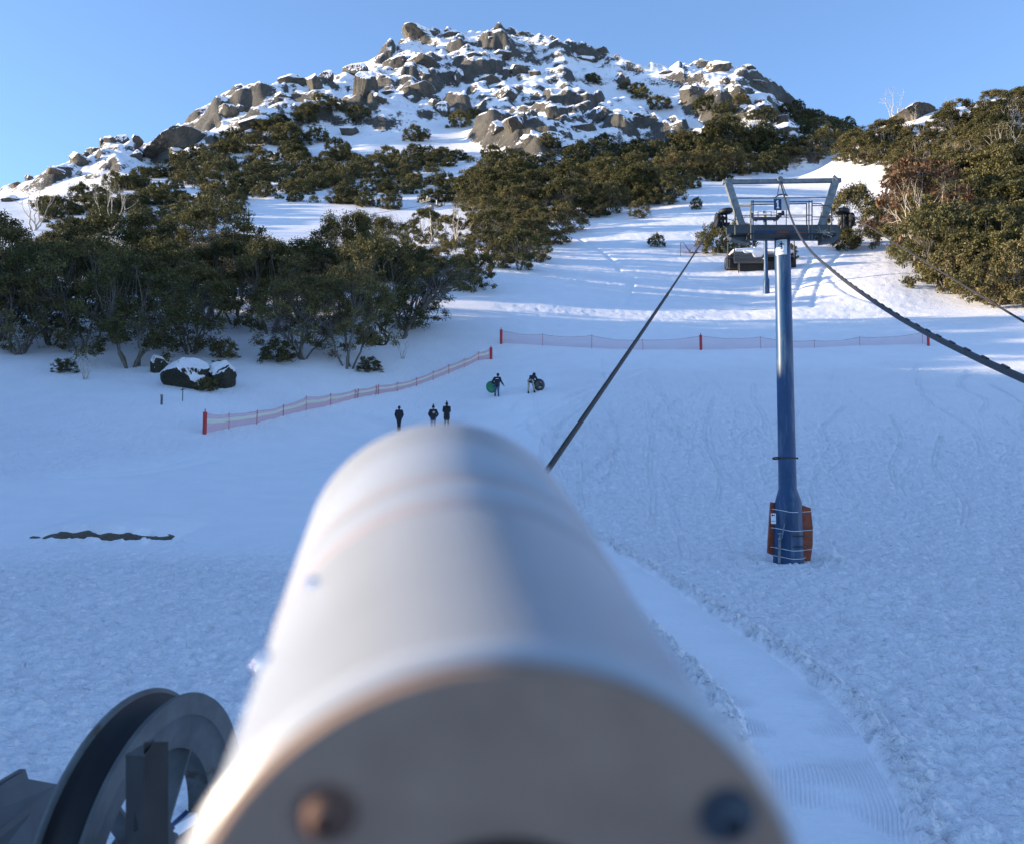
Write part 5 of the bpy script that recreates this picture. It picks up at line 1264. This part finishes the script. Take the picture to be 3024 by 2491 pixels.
sn = thing('snow_lump', 'tiny snowman shaped lump of snow on top of the timber deck', 'snow lump', DO + D(2230, 738, .3)); 
mb = MB(); mb.lathe((0, 0, -.1), (0, 0, 1), [(0, 0), (0, .16), (.2, .19), (.36, .11), (.42, .13), (.52, .12), (.58, 0)], 16); mb.build('snow', M_SNOWM, sn, smooth=True)
# bent pole with torn net left of the deck
q = hit(2010, 757, 60); k = q.y / F
bp = thing('bent_pole', 'thin bent pole with a torn net lying on the snow left of the deck', 'pole', q)
def B(px, py): return at(px, py, q.y) - q
mb = MB(); mb.tube([B(2009, 760), B(2010, 717), B(2018, 717), B(2025, 726), B(2036, 744)], .04, 8); mb.build('pole', M_DSTEEL, bp, smooth=True)
mb = MB(); rg = random.Random(5)
for i in range(26):
    a = B(2040 + rg.uniform(-4, 18), 747 + rg.uniform(-4, 3)); d = Vector((rg.gauss(0, .3), rg.gauss(0, .2), abs(rg.gauss(0, .22)))); mb.tube([a, a + d * .5, a + d], .03, 4)
mb.build('branch_litter', M_DTIMBER, bp)
mb = MB(); mb.add([B(2011, 722), B(2040, 722), B(2080, 716), B(2078, 745), B(2040, 752), B(2011, 753)], [(0, 1, 4, 5), (1, 2, 3, 4)]); mb.build('net', M_NETR, bp)

# ------------------------------------------------------------------ small marker posts and ground bits
q = hit(477, 1195, 20); mp_ = thing('marker_post', 'short grey hydrant post in the snow in front of the boulder', 'post', q)
mb = MB(); mb.box((0, 0, .25), (.12, .1, .6), bev=.01); mb.build('shaft', M_GREY, mp_); mb = MB(); mb.box((0, -.02, .58), (.16, .14, .16), bev=.02); mb.build('cap', M_GALV, mp_)
q = hit(539, 1184, 20); mp_ = thing('marker_post', 'thin tall hydrant pole with a short side tap in front of the boulder', 'post', q)
mb = MB(); mb.tube([(0, 0, -.2), (0, 0, .88)], .03, 8); mb.build('shaft', M_DSTEEL, mp_); mb = MB(); mb.tube([(-.14, 0, .72), (.14, 0, .8)], .025, 8); mb.build('tap', M_DSTEEL, mp_)
# exposed earth bank below the snow lip
rg = random.Random(9); mb = MB(); V_ = []; nx = 60
g0 = ground(eb.x, eb.y - .6)
for j, (dy, dz) in enumerate(((-.75, -.12), (-.5, .02), (-.3, .13), (-.1, .21), (.15, .28), (.45, .24))):
    for i in range(nx + 1):
        u = i / nx * 2 - 1; x = eb.x + u * 2.5; e = max(0, 1 - u * u) ** .5
        y = eb.y + dy + .12 * mnoise.noise(Vector((x * 1.3, j, 3))); z = ground(x, eb.y - .7) * .5 + g0 * .5 + dz * (.6 + .4 * e) + .05 * mnoise.noise(Vector((x * 3, j * 2.1, 0))) - .16 * max(0, mnoise.noise(Vector((x * 1.1, 7.7, 0))) + .05) * 2 - (1 - e) * .03
        V_.append(Vector((x, y, z)))
mb.add(V_, [(j * (nx + 1) + i, j * (nx + 1) + i + 1, (j + 1) * (nx + 1) + i + 1, (j + 1) * (nx + 1) + i) for j in range(5) for i in range(nx)])
tag(mb.build('earth_bank', M_EARTH, None, smooth=True), kind='structure')

# ------------------------------------------------------------------ people
def capsule(mb, a, b, ra, rb, n=14):
    a, b = Vector(a), Vector(b); d = (b - a); L = d.length
    if L < 1e-5: d = Vector((0, 0, 1)); L = 1e-4
    d = d.normalized(); pts_ = []; rad = []
    for k in range(5): t = math.pi / 2 * (1 - k / 4); pts_.append(a - d * ra * math.sin(t)); rad.append(max(ra * math.cos(t), ra * .04))
    for k in range(5): t = math.pi / 2 * (k / 4); pts_.append(b + d * rb * math.sin(t)); rad.append(max(rb * math.cos(t), rb * .04))
    mb.tube(pts_, rad, n)
def fused(name, caps, m, parent, vox=.012, boxes=()):
    mb = MB()
    for c in caps: capsule(mb, *c)
    for b in boxes: mb.box(*b[:2], bev=b[2])
    o = mb.build(name + '_raw', m, None); md = o.modifiers.new('r', 'REMESH'); md.mode = 'VOXEL'; md.voxel_size = vox; md.use_smooth_shade = True
    s_ = o.modifiers.new('s', 'SMOOTH'); s_.iterations = 4; s_.factor = .5
    dg = bpy.context.evaluated_depsgraph_get(); me_ = bpy.data.meshes.new_from_object(o.evaluated_get(dg)); me_.name = name
    old = o.data; bpy.data.objects.remove(o); bpy.data.meshes.remove(old)
    me_.materials.clear(); me_.materials.append(m); return link(name, me_, (), parent)
def person(px, pyh, pyf, Yd, yaw, label, pose, jm, tm, hat, extra=None, hh=1.75):
    """pose: joint dict in metres, x right, y away, z up, feet at 0; placed so that feet stand on the ground"""
    x = at(px, pyf, Yd).x; g = ground(x, Yd); t = thing('person', label, 'person', (x, Yd, g), yaw)
    J = {k: Vector(v) for k, v in pose.items() if isinstance(v, tuple)}
    hips = (J['hipl'] + J['hipr']) / 2; hd = J['head']; up = (J['neck'] - hips).normalized()
    body = [(hips, J['chest'], .11, .12), (J['chest'], J['neck'], .11, .055), (J['neck'], hd - up * .04, .052, .055), (hd, hd + Vector((0, -.0, .03)), .085, .09), (hd + J['face'] * .03 - Vector((0, 0, .05)), hd + J['face'] * .05 - Vector((0, 0, .055)), .055, .045),
            (hd + J['face'] * .1 + Vector((0, 0, .0)), hd + J['face'] * .115 - Vector((0, 0, .02)), .014, .017)]
    side = J['face'].cross(Vector((0, 0, 1))).normalized()
    for s_ in (-1, 1): body.append((hd + side * s_ * .088 + Vector((0, 0, .02)), hd + side * s_ * .092 - Vector((0, 0, .02)), .014, .012))
    for s_ in 'lr':
        body += [(J['sh' + s_], J['el' + s_], .05, .04), (J['el' + s_], J['ha' + s_], .04, .027), (J['hip' + s_], J['kn' + s_], .085, .055), (J['kn' + s_], J['an' + s_], .055, .038)]
        d = (J['ha' + s_] - J['el' + s_]).normalized(); sd_ = d.cross(J['face']).normalized(); hb = J['ha' + s_]
        body.append((hb, hb + d * .07, .028, .034))
        for f_ in range(4):
            o_ = sd_ * (f_ - 1.5) * .02; ln = (.07, .08, .075, .06)[f_]; k1 = hb + d * .085 + o_; k2 = k1 + d * ln * .5 + J['face'] * .008; body += [(hb + d * .06 + o_ * .8, k1, .011, .0105), (k1, k2, .0105, .0095), (k2, k2 + d * ln * .4 + J['face'] * .022, .0095, .008)]
        body += [(hb + d * .02 + sd_ * -.03, hb + d * .06 + sd_ * -.055 + J['face'] * .01, .013, .011), (hb + d * .06 + sd_ * -.055 + J['face'] * .01, hb + d * .09 + sd_ * -.055 + J['face'] * .02, .011, .009)]
    fused('body', body, M_SKIN, t, .008)
    sw = (J['shr'] - J['shl']).normalized()
    jk = [(hips + Vector((0, 0, -.04)) - sw * .06, J['chest'] - sw * .07, .135, .14), (hips + Vector((0, 0, -.04)) + sw * .06, J['chest'] + sw * .07, .135, .14), (J['shl'], J['shr'], .085, .085), (J['chest'], J['neck'], .14, .075)]
    for s_ in 'lr': jk += [(J['sh' + s_], J['el' + s_], .08, .068), (J['el' + s_], J['ha' + s_] - (J['ha' + s_] - J['el' + s_]).normalized() * .02, .068, .052)]
    if pose.get('hood'): jk.append((J['neck'] + Vector((0, 0, .02)) - J['face'] * .04, J['neck'] - J['face'] * .1, .1, .085))
    if pose.get('long'): jk += [(hips - sw * .05, hips - sw * .06 - up * .25, .15, .16), (hips + sw * .05, hips + sw * .06 - up * .25, .15, .16)]
    jo = fused('jacket', jk, jm, t, .014)
    tr_ = [(J['hipl'], J['hipr'], .12, .12)]
    for s_ in 'lr': tr_ += [(J['hip' + s_], J['kn' + s_], .105, .075), (J['kn' + s_], J['an' + s_], .075, .062)]
    fused('trousers', tr_, tm, t, .014)
    bt = []
    for s_ in 'lr': a_ = J['an' + s_]; bt += [(a_ + Vector((0, 0, .05)), a_ - Vector((0, 0, .03)), .062, .06), (a_ - Vector((0, 0, .035)) - J['face'] * .04, a_ - Vector((0, 0, .045)) + J['face'] * .14, .05, .042)]
    for s_ in 'lr': fused('boot', bt[:2] if s_ == 'l' else bt[2:], M_BLACK, t, .014)
    if hat == 'beanie': fused('beanie', [(hd + Vector((0, 0, .05)), hd + Vector((0, 0, .085)), .103, .085), (hd + Vector((0, 0, .02)) - J['face'] * .02, hd + Vector((0, 0, .05)), .105, .103)], M_BLACK, t, .012)
    elif hat == 'pompom': fused('beanie', [(hd + Vector((0, 0, .03)), hd + Vector((0, 0, .1)), .108, .07), (hd + Vector((0, 0, .18)), hd + Vector((0, 0, .2)), .045, .045)], M_BLACK, t, .012)
    elif hat == 'hair': fused('hair', [(hd + Vector((0, 0, .03)) - J['face'] * .015, hd + Vector((0, 0, .06)) - J['face'] * .02, .1, .09), (hd - J['face'] * .04, hd - J['face'] * .05 - Vector((0, 0, .05)), .075, .06)], M_BLACK, t, .012)
    elif hat == 'hoodup': fused('hood', [(hd - J['face'] * .02, hd + Vector((0, 0, .03)) - J['face'] * .02, .12, .12), (hd - J['face'] * .03, J['neck'], .11, .11)], jm, t, .014)
    return t, J, jo
UPW = (0, 1, 0)
stand = dict(hipl=(-.1, 0, .92), hipr=(.1, 0, .92), chest=(0, .01, 1.25), neck=(0, .01, 1.47), head=(0, .02, 1.63), face=(0, 1, 0), shl=(-.19, 0, 1.42), shr=(.19, 0, 1.42),
    ell=(-.26, -.02, 1.15), elr=(.26, -.02, 1.15), hal=(-.2, .1, .95), har=(.2, .1, .95), knl=(-.1, .02, .5), knr=(.1, .02, .5), anl=(-.11, 0, .09), anr=(.11, 0, .09))
def mod(**k): d = dict(stand); d.update(k); return d
person(1178, 1211, 1284, 70, .15, 'slim person in black standing alone with hands in pockets, left of the group', mod(hal=(-.19, .09, .93), har=(.19, .09, .93), knl=(-.06, .02, .5), anl=(-.05, 0, .09), knr=(.05, .02, .5), anr=(.06, 0, .09)), M_NAVY, M_BLACK, 'hair')
t_, J_, jo = person(1279, 1195, 1274, 69, 0, 'broad person in a black jacket with a round tan print on its back', mod(ell=(-.3, -.02, 1.16), elr=(.32, -.02, 1.14), hal=(-.22, .1, .98), har=(.22, .08, .98)), M_NAVY, M_JEANS, 'pompom')
mb = MB(); mb.poly([(.09 * math.cos(a), .08 * math.sin(a)) for a in np.linspace(0, 2 * math.pi, 18, endpoint=False)], (.05, -.165, 1.27), (1, 0, 0), (0, 0, 1), (0, .02, 0)); mb.build('back_print', M_FUR, jo)
t_, J_, jo = person(1319, 1196, 1274, 69, .1, 'person in a long black coat with a fur trimmed hood and bobble hat', mod(ell=(-.24, .02, 1.15), elr=(.22, .05, 1.15), hal=(-.1, .18, 1.05), har=(.12, .2, 1.05), long=1, hood=1), M_BLACK, M_BLACK, 'pompom')
fused('fur_trim', [((-.11, -.09, 1.5), (0, -.13, 1.47), .03, .032), ((0, -.13, 1.47), (.12, -.07, 1.51), .032, .03)], M_FUR, jo, .01)
t_, J_, jo = person(1468, 1098, 1168, 73, 0, 'person in a dark jacket and jeans walking uphill carrying a green sled', mod(hipl=(-.1, 0, .9), hipr=(.1, 0, .92), chest=(.0, .06, 1.24), neck=(.02, .1, 1.46), head=(.06, .14, 1.62), shl=(-.19, .06, 1.41), shr=(.2, .08, 1.42), ell=(-.33, .02, 1.17), hal=(-.26, .1, .98), elr=(.3, .05, 1.13), har=(.46, .02, .9), knl=(-.12, .14, .5), anl=(-.14, -.1, .12), knr=(.08, .1, .5), anr=(.1, .16, .1)), M_NAVY, M_JEANS, 'beanie')
mb = MB(); 
for i, w_ in enumerate((.05, .035, .035, .045, .03)): mb.box((-.08 + i * .045, -.115, 1.33), (.035, .02, w_))
mb.build('back_lettering', M_WHITE, jo)
q = Vector((at(1468, 1168, 73).x, 73, 0)); gz = ground(q.x, q.y)
sled = thing('sled', 'bright green round plastic sled held under the arm of the walking person', 'sled', (q.x - .38, q.y + .05, gz + .76), 0)
mb = MB(); mb.lathe((0, 0, 0), (.35, -1, .1), [(0, 0), (.0, .2), (-.03, .36), (-.09, .43), (-.1, .42), (-.045, .35), (-.015, .2), (-.015, 0)], 40); so = mb.build('dish', M_GREEN, sled, smooth=True); so.scale = (1, 1, 1.05)
person(1567, 1116, 1176, 73, -.15, 'bent over person in a dark patterned jacket and beige trousers pushing a snow tube', mod(hipl=(-.12, -.05, .88), hipr=(.1, -.05, .88), chest=(.1, .12, 1.12), neck=(.18, .2, 1.28), head=(.24, .26, 1.38), shl=(-.04, .2, 1.25), shr=(.32, .15, 1.22), ell=(.12, .36, 1.02), hal=(.34, .42, .88), elr=(.46, .3, 1.0), har=(.62, .36, .86), knl=(-.14, -.02, .46), anl=(-.14, -.22, .02), knr=(.2, .2, .5), anr=(.26, .1, .12), face=(.5, .85, -.1)), M_NAVY, M_BEIGE, 'hoodup')
q = Vector((at(1588, 1168, 73.4).x, 73.4, 0)); gz = ground(q.x, q.y)
tu = thing('snow_tube', 'dark snow tube standing on edge in front of the bent over person', 'snow tube', (q.x + .1, q.y, gz + .44), 0)
mb = MB(); Rt, rt = .27, .185; pr = [(rt * math.sin(a), Rt + rt * math.cos(a)) for a in np.linspace(0, 2 * math.pi, 20, endpoint=False)]; mb.lathe((0, 0, 0), (.45, -1, .05), pr, 40, close=True); mb.build('inner_tube', M_DKTEAL, tu, smooth=True)
mb = MB(); mb.lathe((0, 0, 0), (.45, -1, .05), [(.05, 0), (.06, .1), (.05, .16), (-.05, .16), (-.06, .1), (-.05, 0)], 24); mb.build('seat_base', M_DKTEAL, tu, smooth=True)
mb = MB(); mb.box((.08, -.2, -.2), (.16, .05, .1), bev=.02); mb.box((-.05, -.2, -.27), (.14, .05, .08), bev=.02); mb.build('label_patch', M_FUR, tu)
